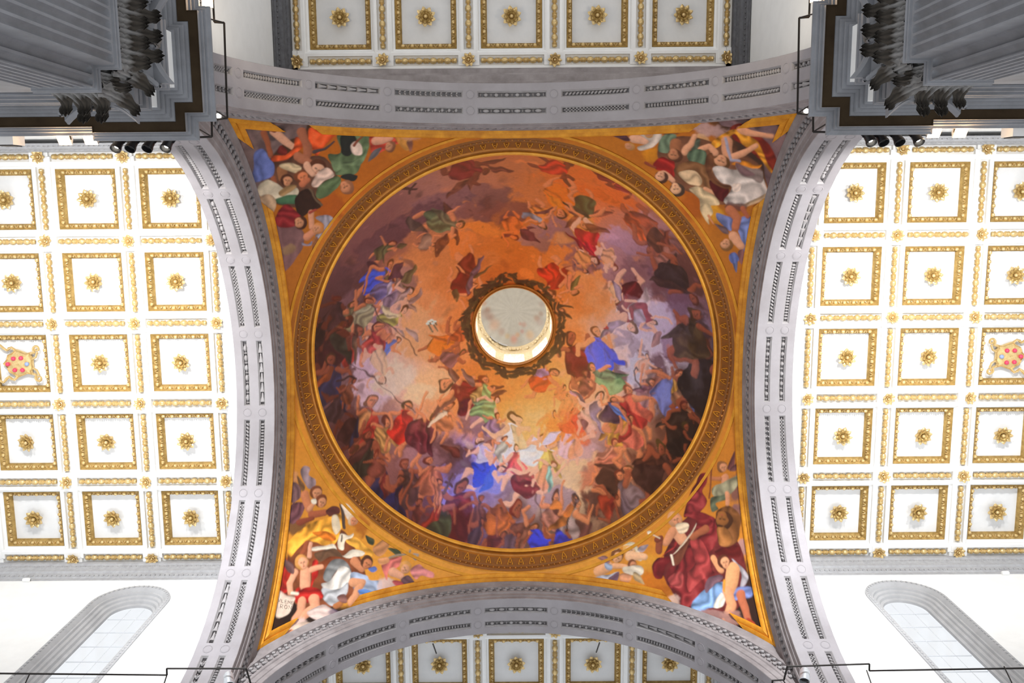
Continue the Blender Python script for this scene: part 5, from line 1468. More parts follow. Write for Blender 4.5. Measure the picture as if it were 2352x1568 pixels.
('W',852.3,786.2,844.9,803.3,6,(69,60,33)),
('W',854.2,790.9,845.1,803.8,6,(53,46,25)),
('W',851,812.2,851.6,794.7,5.9,(53,46,25)),
('W',856.5,804.7,843.4,820.3,5.9,(75,65,36)),
('W',849.8,799.7,837.4,822.6,6,(66,58,32)),
('W',851,811.4,844.4,832.5,5.9,(76,66,36)),
('W',852.2,822.5,843.4,837.7,5.9,(72,63,35)),
('W',840.8,814.1,832.3,838.3,5.9,(62,54,30)),
('W',841.9,820.4,833.5,835.9,5.9,(65,57,31)),
('W',839.3,827.2,825.1,839.9,5.9,(51,44,24)),
('W',814.8,835.7,833.7,827.8,5.9,(66,57,31)),
('W',834.2,840,818.2,845,5.9,(58,51,28)),
('W',841.2,844,818,852.1,5.9,(67,58,32)),
('W',827.9,842.1,811.9,844.8,5.9,(64,55,31)),
('W',818.4,845.3,801.2,851.7,5.9,(54,47,26)),
('W',819.3,839.3,795.8,849.9,5.9,(77,67,37)),
('W',811.5,845.5,795.8,852.1,5.9,(65,57,31)),
('W',807.4,845.4,792.8,852.7,5.9,(62,54,30)),
('W',801.5,848.5,783.9,855.5,5.9,(63,55,30)),
('W',803.9,860.1,784.8,869,5.9,(57,50,28)),
('W',799,862.9,777.4,877.3,5.9,(71,62,34)),
('W',797.6,870.3,773.7,868.9,5.9,(65,57,31)),
('W',785.2,857.2,764.2,856.8,5.9,(52,45,25)),
('W',782.3,859.7,766,865.5,5.9,(77,67,37)),
('W',772.4,866.2,755,860.7,5.9,(76,66,37)),
('W',751.7,874.6,771.2,875,5.9,(67,58,32)),
('W',769.6,866.5,744.6,872.1,5.9,(57,49,27)),
('W',743.8,865.8,759.3,861.5,5.9,(55,48,26)),
('W',753.4,875.3,737.4,876.1,5.9,(58,51,28)),
('W',751.2,879.4,729.6,871.3,5.9,(50,44,24)),
('W',747.3,870.1,722.7,872.5,5.9,(64,56,31)),
('W',740.6,875.1,722.2,864.4,5.9,(72,63,35)),
('W',734.5,870,719,868,5.9,(52,45,25)),
('W',730.4,875.4,712.9,869.8,5.9,(61,53,29)),
('W',706.8,860.2,723.9,868.5,5.9,(68,59,32)),
('W',723.6,860.9,706.5,860.1,5.9,(56,49,27)),
('W',718.3,863.5,695.3,851.7,5.9,(48,42,23)),
('W',721.9,851,696.3,853.4,5.9,(50,44,24)),
('W',711.5,854,690.6,847.2,5.9,(73,63,35)),
('W',689,846.6,701.2,857.8,5.9,(74,64,36)),
('W',695.9,853.5,679.4,844.6,5.9,(48,42,23)),
('W',690.5,862.8,668.6,848.5,5.9,(77,67,37)),
('W',695,844.7,678.8,841,5.9,(75,65,36)),
('W',682.7,861,670.2,838.7,5.9,(74,65,36)),
('W',684.7,842.5,667.8,825.6,5.9,(73,64,35)),
('W',674.6,847.7,655.7,840.7,5.9,(57,49,27)),
('W',662.8,828.6,677.3,834.4,5.9,(65,57,31)),
('W',665.2,844.6,649.6,830.3,5.9,(54,47,26)),
('W',642,824.5,661.6,837.3,5.9,(76,67,37)),
('W',653.4,831.5,649.4,813.5,5.9,(55,48,26)),
('W',651.3,802.5,661,822.9,6,(49,43,24)),
('W',649.3,827,640.7,813.6,5.9,(75,65,36)),
('W',651.8,816.9,641.4,803.9,5.9,(75,65,36)),
('W',651.1,811.2,641.5,792.5,5.9,(52,45,25)),
('W',649.3,810.2,647.5,785.5,5.9,(70,61,34)),
('W',644,808.6,629,794.8,5.9,(63,55,30)),
('W',644.3,799.6,639.9,775,6,(70,61,34)),
('W',637.4,775.2,647,799.4,6,(48,42,23)),
('W',627.2,775.6,632.3,792.3,6,(57,50,27)),
('W',630.1,768.5,632.3,786.6,6,(75,65,36)),
('W',641.1,782.8,634.2,760.6,6,(74,64,35)),
('W',633.7,779.7,623.9,762.3,6,(48,42,23)),
('W',645.1,771.5,637.9,748.2,6,(70,61,33)),
('W',633.1,771.2,621.2,748.9,6,(52,45,25)),
('W',622.1,765.5,631.2,741.9,6,(72,62,34)),
('W',639.4,756.6,644,737.5,6,(65,56,31)),
('W',635.7,753.2,637.4,727.8,6,(71,62,34)),
('W',634.4,747.9,628.2,724.9,6,(52,45,25)),
('W',645.8,745.8,640.8,721.6,6,(64,56,31)),
('W',618,738.7,633.6,718.4,6,(49,43,23)),
('W',639.4,715.3,637.3,732.4,6,(64,56,31)),
('W',620.9,723.1,639,705,6,(53,46,25)),
('W',634.3,719.9,636.2,703.2,6,(65,56,31)),
('W',633.2,719.5,647.6,704.9,6,(48,42,23)),
('W',639.3,714.7,655.7,695.5,6,(74,65,36)),
('W',650.3,693.6,651.9,719.8,6,(49,42,23)),
('W',648.5,708.7,660.1,696.5,6,(76,66,37)),
('W',644.3,680.8,636,697.5,6,(77,67,37)),
('W',648.1,672.6,644.4,689.6,6,(65,56,31)),
('W',647.8,697,665,680.1,6,(76,66,36)),
('W',648.7,685.7,663.5,670.1,6,(49,42,23)),
('W',659.7,688,665.5,670.9,6,(57,50,28)),
('W',658,652.1,652.1,677.3,6.1,(49,43,24)),
('W',657,673.9,665.2,658.3,6,(71,62,34)),
('W',660.6,664.6,678.5,658.6,6,(47,40,22)),
('W',671.6,677.6,681.6,664.2,6,(49,43,24)),
('W',674.9,677.1,687.4,658.2,6,(73,64,35)),
('W',668.7,665.6,686.4,650.1,6,(61,53,29)),
('W',674.2,652.6,690.5,642.2,6.1,(65,56,31)),
('W',691,665.7,699.2,652.2,6,(53,46,26)),
('W',680.6,648.2,698.6,641.7,6.1,(52,45,25)),
('W',690,653.2,705.9,632.6,6.1,(49,43,24)),
('W',686.9,642.4,705.6,628,6.1,(66,58,32)),
('W',697.4,644.4,718.4,635,6.1,(50,44,24)),
('W',704.4,648.6,722.5,648.9,6.1,(52,45,25)),
('W',704,630.4,720.2,625.9,6.1,(69,60,33)),
('W',712.1,648.9,728.9,645.7,6.1,(75,65,36)),
('W',731.4,624.8,717.9,635.9,6.1,(75,65,36)),
('W',714.3,631.3,737,634.3,6.1,(48,42,23)),
('W',736.8,620.6,722.3,630.7,6.1,(64,55,31)),
('W',752.7,627.5,764,613.8,5.5,(66,58,34)),
('W',863.2,700,894.4,707.6,5.5,(66,58,34)),
('W',870.1,719.5,895.5,730.7,5.5,(66,58,34)),
('W',858.9,808.6,867.5,830.2,5.4,(66,58,34)),
('W',827,846,826.4,867.2,5.4,(66,58,34)),
('W',709.4,865.3,696.2,872.6,5.4,(66,58,34)),
('W',650.5,821.7,637.5,820.3,5.4,(66,58,34)),
('W',700.3,638,704.5,622.9,5.5,(66,58,34)),
('W',630.1,777.3,618.6,770.8,5.4,(66,58,34)),
]
BASE_P = [
(543.7,183.1,175,105,22),
(236.8,487.8,160,95,22),
(753.4,202.3,165,92,20),
(984.1,185.5,172,104,22),
(1285.4,448.2,165,100,24),
(1304,715.8,150,88,22),
(194.8,707,150,90,22),
(1265.9,518.7,168,104,26),
(217.7,930.3,190,125,40),
(191.5,1014,190,130,45),
(429.4,1252.4,205,145,55),
(598,1293.5,205,145,58),
(744.9,1312.7,185,130,60),
(937.3,1283.9,205,145,55),
(1083.1,1213.4,195,130,45),
(1257.4,1005.8,180,115,35),
(405.4,242.3,165,92,16),
(1090.1,260.5,168,98,20),
(103.6,112.7,60,40,25),
(1392.2,113.6,60,40,30),
(125.5,1408.9,35,22,16),
(1383.6,1394.8,35,22,16),
(392.8,310.9,165,90,15),
(1154.9,336.1,165,95,18),
(276.8,1110.4,190,130,45),
(1216.4,1139.1,190,125,42),
]
OPS_P = [
('C',305.1,352,33.1,38.6,0,(150,72,12),0.6,0.8),
('P',[175.6,210.7,241.5,212.5,293.9,219.9,326.1,279.4,290.7,309.8,236.4,343,199.4,337.5,170.6,327.2,137.3,298.2,122.9,266.2],(92,60,46),0.15),
('P',[92.7,116.1,114.4,102.4,141.3,89.6,180.6,89.7,208.7,108.5,243,103.6,256.8,119.4,243.8,150.4,206.6,162.3,168.5,191.6,142.6,240.3,132.1,297.3,109.2,301.9,101.1,220.6,92.8,170.9],(104,88,92),0.12),
('C',170.9,135,31.1,19.8,-0.3,(58,50,54),0.6,0.8),
('C',112.5,144.7,17,25.5,0,(120,98,104),0.5,0.7),
('C',144.9,187.3,16.9,33.8,0,(70,56,62),0.6,0.7),
('P',[301.9,215.1,319,255.3,323.7,273.3,363.2,272.1,379.5,256.4,388.1,234,402.5,209.2,403.1,168.1,387.8,153.1,343.5,149.4,329.9,165.5,331,210.0],(88,108,80),0.22),
('P',[339,166.7,361.4,163.5,373.8,185.5,354.3,221.5,333.6,210.3],(32,36,34),0.1),
('P',[309.4,227.8,343.3,237.8,383,227.6,397,196.9,401.7,217.9,379.7,250.6,345.6,246.8,321.3,264.3],(104,126,96),0.25),
('P',[357.7,195.5,371.2,185.3,385.2,198.6,385.9,219.1,370.1,221.8,359.8,213.4],(214,194,190),0.1),
('L',[365.6,196.4,390,168.2],3.4,1.9,(120,62,44)),
('P',[262.8,133.9,296.8,134.3,335.7,145.5,337.9,159.1,321.9,167.5,294.9,190.6,275.6,214.5,264.5,195.2,259.4,155.8],(206,78,30),0.35),
('L',[268.2,201.6,294.6,199.4,321.5,179.3],5.7,1.9,(70,58,62)),
('L',[241.5,142.6,254.5,181.9,251.8,217.0],11.9,8.8,(150,92,70)),
('L',[176.4,128.4,196.4,154.6,221.7,179.7],10,8.5,(196,150,130)),
('L',[168.9,119.5,179.1,127.4],5.8,5,(110,44,32)),
('L',[151.5,126.8,161.8,163.4,163.3,190.6],8.1,5.8,(140,80,54)),
('P',[167.1,194.3,199.9,197,221.7,179.7,227.9,153.9,240.7,164.9,241.2,185.8,215.4,205.5,170.3,211.2],(196,78,34),0.35),
('P',[179.2,187.5,190.5,168.6,205.6,186,199.9,197.0],(100,30,24),0.22),
('P',[126.9,177.8,148.2,172.9,159,198.8,172.6,219.1,171.6,242.5,157.8,254.9,128.4,261.9,116.8,253.3,125,219.3],(88,104,172),0.25),
('L',[231.1,207.9,256.6,229.4],11.4,9.5,(160,100,76)),
('L',[193,237.3,192,260.6],14.3,11.4,(138,92,62)),
('P',[185.6,224.2,206.9,218.9,235.3,235.1,229.5,248.9,203.5,239.0],(196,178,150),0.22),
('H',202.4,266.7,16.2,0.3,(70,38,22),(190,135,105)),
('L',[168.4,256.7,170,280.4,174.2,304.5],6.8,5.3,(140,80,56)),
('H',275.8,245.3,21.7,0.7,(82,44,26),(206,160,140)),
('L',[251.2,234.5,263.4,259.7],9.5,7.6,(206,160,140)),
('H',236.9,261.7,16.7,-0.3,(110,60,36),(200,120,84)),
('L',[238.8,282.4,249.6,275.3],9.4,7.6,(176,104,76)),
('P',[130.5,273.5,155,258.8,180.8,276.4,201.3,291.4,222.6,290.2,227.7,307,210.6,324.7,165.8,316.2,132.2,294.4],(198,190,176),0.15),
('P',[163.1,317.2,200.7,305.8,228.3,312.9,223.5,332.5,189,331.6],(60,98,74),0.25),
('P',[180,293.8,212.3,281.4,222.6,288.8,190.1,307.1],(150,120,84),0.22),
('P',[223,312.1,254.1,297.7,285.3,346.7,257,360.2,232.6,371.2,220.6,337.8],(48,28,18),0.08),
('L',[254.1,297.7,285.3,346.7],2.2,2.2,(96,78,62)),
('P',[259.7,289.8,273.9,261.1,299.5,247,318.4,272.7,291.6,283.9,275.3,296.8],(204,178,172),0.3),
('P',[272.5,300.2,318.3,275.6,332.5,286,317,313.1,282,329.5],(84,104,74),0.25),
('P',[331.3,280.1,350.1,270.6,373.7,276.1,365.3,289.7],(36,38,36),0.1),
('H',347.7,305.1,19.3,2.6,(140,92,66),(190,128,96)),
('P',[137.3,298.2,163.8,299.9,173,333.4,156.2,352.3,132.6,344,131.3,314.6],(176,150,128),0.2),
('P',[165.3,387,197.3,386.2,234,402.9,233.7,442.8,214.9,477.2,192.2,503.7,176.5,494.3,170.6,447.9],(116,84,90),0.15),
('C',197.2,451.9,16.6,13.8,0,(140,112,84),0.5,0.8),
('P',[166.3,364.1,194.2,333.8,222.7,352.5,236,386,205.1,391.7,173.3,386.8],(126,30,36),0.3),
('H',232,385.5,16,2.8,(70,38,22),(190,135,105)),
('L',[259.5,363.4,258.1,400.5],7.5,6.8,(196,140,116)),
('L',[256.8,363.1,270.3,357.7],4.1,3,(150,60,50)),
('P',[269.5,379.1,296.4,372.4,311.8,387.1,294.8,413.7,275.4,435.5,267.8,424.6,288.6,401.5],(136,132,152),0.25),
('L',[243.8,424.3,268.3,410.4],10.5,9,(190,128,104)),
('H',273.8,406.8,14.3,2.3,(180,120,70),(190,135,105)),
('W',267.7,427.4,258.2,465.9,11,(140,90,60)),
('P',[229.9,436.6,243,444.1,256.6,437.3,253.5,448.3,232.2,445.5],(120,118,146),0.22),
('P',[405.6,159.7,439.2,158.3,486.3,167.2,490.8,197,459.1,206.2,424.9,223.1,408.3,213.2],(176,62,46),0.3),
('L',[419.5,187.2,454.3,185.7],10,7.8,(204,150,130)),
('H',454.8,207,13.4,2.8,(130,84,60),(190,135,105)),
('P',[465.3,165.4,496.3,189.2,500.8,221.2,485.2,214.2,464.8,186.6],(186,130,60),0.15),
('W',429.6,203.5,403.2,244.4,11.1,(96,92,100)),
('W',496.3,189.2,506,227.5,10,(130,84,70)),
('C',517.5,179,26.7,13.4,-0.2,(190,140,110),0.5,0.8),
('P',[1243.6,107.6,1277.3,99.7,1305.8,93.7,1337.1,93,1342.7,104.2,1363.7,106.5,1390.1,113.7,1411.7,133.9,1417.9,163,1408.8,203.8,1405.2,255,1401.5,302.6,1381.2,329.3,1363.2,262.2,1339.2,165.2,1286.1,137.6,1249.4,133.9],(112,90,100),0.12),
('C',1311.6,115.5,45.2,11.3,0.2,(62,50,56),0.6,0.8),
('C',1399.2,154.5,17,28.3,0,(138,112,120),0.6,0.7),
('C',1221.1,152.5,44.8,19.6,0,(176,146,150),0.5,0.85),
('C',1171.4,146.5,30.7,11.2,0,(180,148,150),0.5,0.8),
('C',1208.5,174.9,22.3,11.2,0.3,(200,160,120),0.6,0.7),
('C',1083.9,231.2,22.1,19.4,0,(196,128,20),0.6,0.8),
('C',1186.2,360.6,24.8,44.1,-0.3,(150,74,10),0.6,0.8),
('C',1242,371.7,24.8,24.8,0,(206,150,40),0.6,0.8),
('C',1119.4,160.6,25.1,11.1,0,(70,46,50),0.6,0.8),
('P',[1099.2,203.6,1156.2,174.8,1234.8,180.5,1274.3,190,1341,224.5,1355.9,280.9,1317.7,330.3,1252,347.6,1212,334.9,1158.9,317.3,1121.6,291.8],(112,72,52),0.15),
('P',[1273,136.6,1296.2,124,1319.9,132.3,1360,158.7,1381.9,187.8,1393.9,233.3,1383.8,245.4,1362.1,227,1335,201.7,1302.9,179.9,1279,165.6],(120,36,22),0.25),
('P',[1229.6,181.2,1252.7,160.3,1281,141.4,1312.5,148.6,1339.2,165.2,1355.8,192.4,1367.3,226.1,1383.8,245.4,1367.8,240.8,1351.2,213.9,1334.7,189.9,1302.9,179.9,1283.9,152.9,1250.8,190.3,1235.2,198.2],(216,146,40),0.35),
('P',[1280.7,233.4,1312,223.1,1335.9,231.2,1351.6,228.7,1341.4,239.2,1309.9,241,1286.1,238.6],(206,128,34),0.3),
('L',[1301.9,141.2,1322.9,143.9,1375.3,143.9],10.7,7.7,(206,150,122)),
('L',[1266.1,176.3,1269.6,211.4],13.3,11.4,(196,140,112)),
('L',[1282.9,218.4,1308.8,202.8,1337,177.6],10.6,6.8,(208,152,124)),
('L',[1240.7,209.3,1224.6,193.6,1201.3,205.2],8.7,6.4,(206,150,122)),
('H',1255.8,233.8,19.5,3.5,(96,62,30),(200,146,116)),
('L',[1263.4,170.8,1272,199.3,1277.9,225,1299,227.9],3.4,3.4,(150,150,180)),
('P',[1106.7,182.4,1130,168.5,1145.7,172.9,1141,199.8,1125.7,221.8,1099.4,218.2],(98,118,100),0.3),
('P',[1170.2,223.3,1193.5,206.1,1217.2,212.2,1215.2,241.7,1202.3,253.4,1181.2,245.5],(84,106,88),0.3),
('P',[1177.4,187.3,1200.8,178.7,1196,202.9,1180.5,210.5],(70,80,70),0.22),
('L',[1146.2,196.4,1141.5,226.2],13.2,10.6,(150,96,66)),
('L',[1164.9,218,1180.2,195.8,1187.5,171.4],7.6,5.7,(206,152,124)),
('H',1141.5,229.1,17.7,3.3,(90,54,34),(176,120,90)),
('P',[1092.1,253.8,1110.2,234.8,1131.2,241.7,1141.9,249.4,1142.6,290,1121.2,271.6,1100.2,270.5],(150,30,24),0.3),
('L',[1073.7,255.2,1097.5,264.9],4.1,3,(130,60,40)),
('L',[1116.1,280.8,1137.4,296.2],10.5,7.5,(204,150,126)),
('H',1111,289.8,16.6,3.5,(80,48,32),(206,154,128)),
('P',[1142.2,266.8,1168,241.1,1210,245.3,1236.5,250.9,1226.6,281.2,1232.4,303.7,1211.5,311.9,1190.3,308.4,1158.3,288.5],(120,82,52),0.3),
('P',[1152.8,274.5,1178.9,263.2,1200.1,272.6,1211.1,294.6,1200.9,307.3,1174.3,298.5],(196,170,142),0.3),
('H',1149.7,319.6,18.2,3,(70,52,42),(206,160,130)),
('P',[1177.3,315.5,1211.5,309,1241,328.7,1254.6,347.3,1233.7,355.5,1212.7,366.4,1201.6,338.9],(196,176,146),0.3),
('L',[1219.4,311,1248.8,324.9],6.4,4.9,(204,150,120)),
('P',[1226.8,287,1253.3,295.4,1274.7,304.3,1265,340.2,1240.9,325.9],(80,20,20),0.2),
('P',[1217.4,223.9,1232.9,210.3,1238.7,233.1,1231.6,269,1253.3,292.5,1285,294.2,1300.9,297.9,1269.4,305,1234.8,291.9,1218.2,258.9],(104,64,40),0.2),
('P',[1234,257.1,1246.8,243.8,1278.6,251.3,1312.6,246.5,1346.7,241.3,1366.8,290.9,1364.7,308.7,1328.6,340.3,1296.9,344.7,1265,340.2,1282.4,297.5,1250.5,287.1],(200,192,196),0.3),
('P',[1288.7,238.2,1320.3,239.5,1354.8,245.9,1353.1,275.5,1326.5,270.8,1302.5,259.7],(130,116,118),0.2),
('P',[1270.4,342.4,1304.7,340.8,1343.9,320.7,1367.1,302.5,1370.2,316.6,1344.3,335.1,1307.6,347.6],(206,176,146),0.2),
('P',[1282.2,288.8,1303.1,283,1301,300.8,1285.3,308.7],(222,206,204),0.1),
('P',[1288.6,232.3,1309.9,241,1336.7,257.6,1315.8,263.7,1294.3,249.2],(110,84,92),0.2),
('P',[1207.3,358.4,1228.2,350.3,1239.4,372,1229.2,390.3,1229.6,407.4,1218.6,388.6],(196,176,146),0.2),
('L',[1229,381.8,1240.1,403.4],3.4,1.9,(190,128,96)),
('C',1291.7,348.3,33.2,11.1,0,(84,52,62),0.5,0.8),
('P',[1247.3,371.1,1268.6,374.3,1290,383,1285.6,415,1264,403.4,1250.4,387.9],(104,116,176),0.3),
('P',[1303.2,378.4,1332.1,368.7,1337.9,385.1,1331.3,429,1327.2,469.4,1311.5,482.8,1313,442.8,1301.4,410.2],(110,126,192),0.35),
('L',[1278.8,358.6,1297.9,379.1,1296,405.2],11.3,9.4,(176,106,76)),
('L',[1310.4,351.6,1321.5,370.2],7.5,5.6,(160,90,66)),
('L',[1291.3,428.6,1307.9,449.2],13.1,11.2,(206,152,126)),
('W',1280.4,418.6,1242.8,403.1,11,(96,76,84)),
('H',1274.6,450.6,16,3.3,(130,90,50),(200,146,116)),
('W',1289.8,471.4,1300.6,520.9,12.1,(84,94,140)),
('W',1308.1,457.7,1312,499.7,13.8,(120,80,84)),
('P',[1281.9,475.2,1295.2,470.7,1306.4,489.1,1290.6,499.5,1282.4,492.1],(84,100,170),0.22),
('L',[1044.2,190.3,1070.4,197.2],11.3,8.7,(206,160,140)),
('P',[1036.1,167.3,1067.3,159.2,1096,162.7,1109.3,179.3,1088.8,210.3,1060.2,224.2,1052.3,213.1,1078.2,196.5],(196,186,184),0.2),
('W',1036.3,190.8,991.9,187.6,12.2,(72,42,52)),
('H',1034,212.9,11.6,2.6,(176,130,80),(190,135,105)),
('H',1077.9,176,11.1,3.3,(190,140,90),(190,135,105)),
('C',1059.6,168.6,16.7,8.3,0,(180,160,150),0.5,0.7),
('C',187.3,1029.6,13.2,19.8,0,(190,140,110),0.5,0.7),
('C',184.8,1148.7,29.6,19.8,0,(70,50,44),0.6,0.8),
('C',353,1167,16.4,26.3,0,(150,80,20),0.6,0.7),
('C',124.5,1384.4,19.7,23,0,(44,26,20),0.4,0.95),
('C',154.5,1275.4,23,39.5,0,(120,40,24),0.6,0.85),
('P',[166.1,1184.7,224.9,1160.1,298.9,1168.3,337.1,1229.6,358.6,1288.8,333,1334,263.5,1358.4,185,1349,153.4,1297.4,160.1,1234.9],(116,64,38),0.2),
('P',[202.9,1018.6,211.9,1004.2,228.3,1012,224.3,1027.8,242,1042.8,236.1,1061.6,222.6,1063.2,213.4,1045.9],(140,124,140),0.3),
('P',[177.2,1044.5,199.7,1050.7,201.8,1076.8,191.2,1088.4,174.3,1089.4],(104,78,86),0.25),
('P',[173.9,1095.8,204.4,1093.3,210.3,1110.1,195.7,1134,178.3,1144.6,165.5,1130.1],(96,60,72),0.3),
('W',212.5,1065.2,195.8,1027.5,9.9,(110,80,56)),
('L',[212,1074.8,220.4,1111.3],10.3,9,(186,120,88)),
('H',239,1073.2,15.1,0.2,(110,64,40),(190,135,105)),
('H',251.4,1095.6,15.1,0.5,(110,60,36),(190,135,105)),
('L',[220.4,1111.3,234.6,1096.9],5.8,4.9,(196,140,110)),
('P',[226.5,1089.5,238.3,1088.3,239.5,1099.1,229.4,1099.5],(216,214,210),0.1),
('L',[226.5,1125,260.2,1125.6],9,8.1,(150,84,60)),
('P',[262,1122.6,277.6,1113,295.9,1119.8,293.5,1135.6,273.2,1138.3],(84,42,40),0.15),
('L',[195.2,1143.6,226.1,1134.6],8.1,5.4,(120,60,44)),
('P',[159.2,1187,194.3,1162.8,229,1144.5,266.4,1139.2,293.5,1135.6,304.5,1156,298.5,1177.9,290.9,1199.5,270.1,1210.1,233.2,1199.5,209.9,1190.3,181.7,1212.3,167.3,1226.4,155,1202.4],(222,160,56),0.4),
('P',[276.5,1140.2,290,1138.5,298.9,1168.3,284.8,1182.8],(206,196,180),0.1),
('P',[227.8,1170.1,271.6,1175,287.6,1195.9,270.6,1197.3,244.1,1184.8],(196,110,30),0.25),
('P',[311.1,1201.5,338.4,1194.5,364.6,1219.3,384.3,1236.9,370.4,1245.3,337.3,1223.2],(226,170,70),0.35),
('P',[301.1,1113.9,318,1112.3,334,1133.2,333.7,1142.8,319.9,1151.1,310.2,1140.5],(216,206,200),0.12),
('P',[298.1,1107.1,307.1,1133.8,312.4,1169.6,302.5,1162.2],(70,58,54),0.1),
('H',331.7,1150.6,13.2,0.2,(190,170,150),(190,130,100)),
('P',[290.2,1215.4,298.3,1184.2,318.4,1189.4,332.1,1184.3,328.3,1193.6,311.1,1201.5,303.4,1223.1],(226,220,210),0.1),
('L',[303.2,1187.9,300.8,1203.7],1.6,1.6,(60,50,44)),
('P',[222.5,1211,249.8,1207.8,280.4,1206.4,296,1238.3,327.1,1225.5,360.6,1234.9,346.8,1243.2,309.4,1244.5,286.4,1224.6,256.2,1216.5,225.6,1217.8],(222,220,216),0.08),
('P',[225.3,1224.1,256.1,1218.1,283.3,1217.9,299.3,1241.9,268.5,1245,241.3,1245.1],(90,66,50),0.15),
('L',[219.6,1201.1,214.8,1229.2],6.3,4.5,(200,150,130)),
('L',[209.6,1196.7,198.2,1220.8],6.7,5.8,(140,76,50)),
('P',[237.6,1251.1,268.8,1238.7,295.9,1241.5,281.5,1259.1,254,1265.7],(120,60,30),0.2),
('P',[249.6,1287.4,264.7,1254.1,285.6,1243.6,309,1252.4,321.7,1275.9,321,1291.7,294.8,1266.9,277.2,1280.9,266.3,1295.6],(120,126,136),0.25),
('P',[242.2,1299.2,266.4,1294,284.2,1275.3,295.1,1260.5,315.2,1268.9,321.2,1288.5,306.3,1318.8,278.1,1338,251.9,1313.0],(206,208,216),0.3),
('P',[245.2,1309,292.7,1317.4,313.7,1303.7,309,1334.8,277.3,1356.8,250.6,1341.2],(164,172,190),0.3),
('L',[329.3,1254.4,349.1,1272.1],10.3,8.9,(190,128,96)),
('H',363.2,1257.4,16.4,0.7,(76,46,30),(180,118,86)),
('P',[321.4,1282.2,358.6,1288.8,368.3,1302.4,402.3,1305.2,397.9,1333.3,373.6,1344,343.1,1338.1,326.8,1317.6],(150,170,210),0.35),
('L',[327.3,1305,347.7,1306.9,332.9,1337.2,318.6,1351.6],11.6,8.9,(200,146,116)),
('P',[366,1273.6,383.1,1270.3,389.6,1278.8,375.8,1284.0],(84,110,190),0.1),
('P',[340.2,1325.2,367.5,1324.5,397.7,1339.6,380.5,1344.5,349.9,1338.7],(84,130,210),0.3),
('C',415.5,1318.9,26.3,16.4,0.3,(196,180,190),0.5,0.85),
('P',[381.2,1227.1,405.6,1206.7,425.8,1211.4,421.8,1230.3,397.5,1247.5],(176,126,90),0.2),
('W',385.1,1214.6,364,1190.4,11.2,(60,66,50)),
('W',455.2,1245.4,421.8,1230.3,11.2,(70,78,56)),
('L',[420.9,1255.7,448.4,1246.5,472.2,1243.3,475.8,1235.6],2.6,2.6,(140,130,120)),
('L',[478.8,1246.9,488.7,1258.7,497.4,1248,485.6,1245.7],2.6,2.6,(150,140,140)),
('P',[403.6,1267.1,438,1253.8,455,1251.8,447.4,1276.7,419.9,1287.5,415.9,1306.2,409.5,1293.0],(196,110,110),0.3),
('L',[430.1,1288.2,453.5,1299.4],10.3,8,(206,156,136)),
('H',464.4,1277.9,15.8,1,(200,150,90),(206,156,130)),
('P',[477.7,1285.1,498.5,1272,515.1,1284.1,538.6,1294.8,534.9,1307.4,507.9,1299.6,490.7,1308.1],(200,130,140),0.3),
('P',[453.3,1305.7,474,1297.5,490.3,1323.9,476.5,1329.4,456.4,1318.6],(96,70,84),0.2),
('P',[429.4,1310.4,453.2,1312.1,462.8,1331.7,445.9,1327.4],(176,80,90),0.2),
('P',[393.9,1253.6,417.7,1252.3,420.6,1265.3,400.1,1270.1],(206,150,110),0.2),
('P',[221,1242.7,234.6,1244.3,236.5,1276.3,222,1293.6,217.1,1324.7,244.6,1321.6,245.7,1334.4,209.5,1339.5,175.2,1338.2,177,1303.8,214.7,1302.3],(168,30,24),0.35),
('P',[105.6,1293.7,133.3,1288.3,156.4,1304.2,135.5,1310.7,110.6,1325.9,103,1309.1],(160,30,24),0.3),
('P',[142.6,1242.1,165.4,1264.2,160.5,1292.1,143.5,1289.7],(150,34,24),0.22),
('L',[202.8,1265.9,201.1,1300.6],13.9,13.4,(208,152,128)),
('L',[175.7,1262.4,160.8,1285.8,161.2,1311.1],8.5,6.7,(208,154,130)),
('L',[220.1,1261.7,247.5,1258.6],8,6.3,(206,150,126)),
('H',195.5,1241.2,17.8,-0.2,(190,140,80),(212,158,132)),
('W',175.7,1262.4,143.6,1223.1,14.5,(96,70,74)),
('P',[176.5,1313.2,218,1305.8,244.8,1318.5,236.9,1339.6,182,1339.1],(160,26,22),0.35),
('L',[192.4,1337.3,187.9,1358.8,169.8,1375.2,157.9,1404.8],12.1,9.8,(204,146,122)),
('L',[223.4,1334.9,225.9,1354.1,194.1,1372.1],13,10.3,(206,148,124)),
('P',[121.9,1308.7,136,1301.3,152.4,1316.2,172.5,1325.3,168.4,1337.3,153.4,1360.4,132.4,1366.8,119.2,1355.5],(206,192,188),0.08),
('L',[164.5,1313.2,179.8,1316.8],3.8,3.8,(220,212,206)),
('C',175.6,1397.8,32.8,26.2,0,(204,182,186),0.4,0.95),
('P',[204.8,1364.1,243.3,1349.8,270,1365.4,291.6,1383.4,282.4,1396.6,241.2,1393.6,217.7,1381.3],(206,190,196),0.15),
('P',[147.8,1400.3,179.8,1382.8,220.6,1394.2,212.9,1408.9,177.7,1423.1,150.4,1416.2],(206,188,184),0.12),
('C',276.5,1375.6,19.7,11.8,0.5,(96,84,110),0.5,0.8),
('L',[277.3,1356.8,291.2,1352.0],6.7,5.4,(160,104,66)),
('P',[285.1,1335.5,305.6,1334.5,308.4,1350.6,291.3,1348.8],(120,84,84),0.3),
('L',[158.8,1401.8,152.7,1405.6],6.7,5.4,(204,146,122)),
('C',1113,1309.6,34.2,30.8,0,(176,100,16),0.6,0.8),
('C',1134.8,1334.4,30.8,13.7,0,(150,84,14),0.6,0.8),
('C',1363.2,1350.7,27.4,61.5,-0.2,(46,28,24),0.5,0.95),
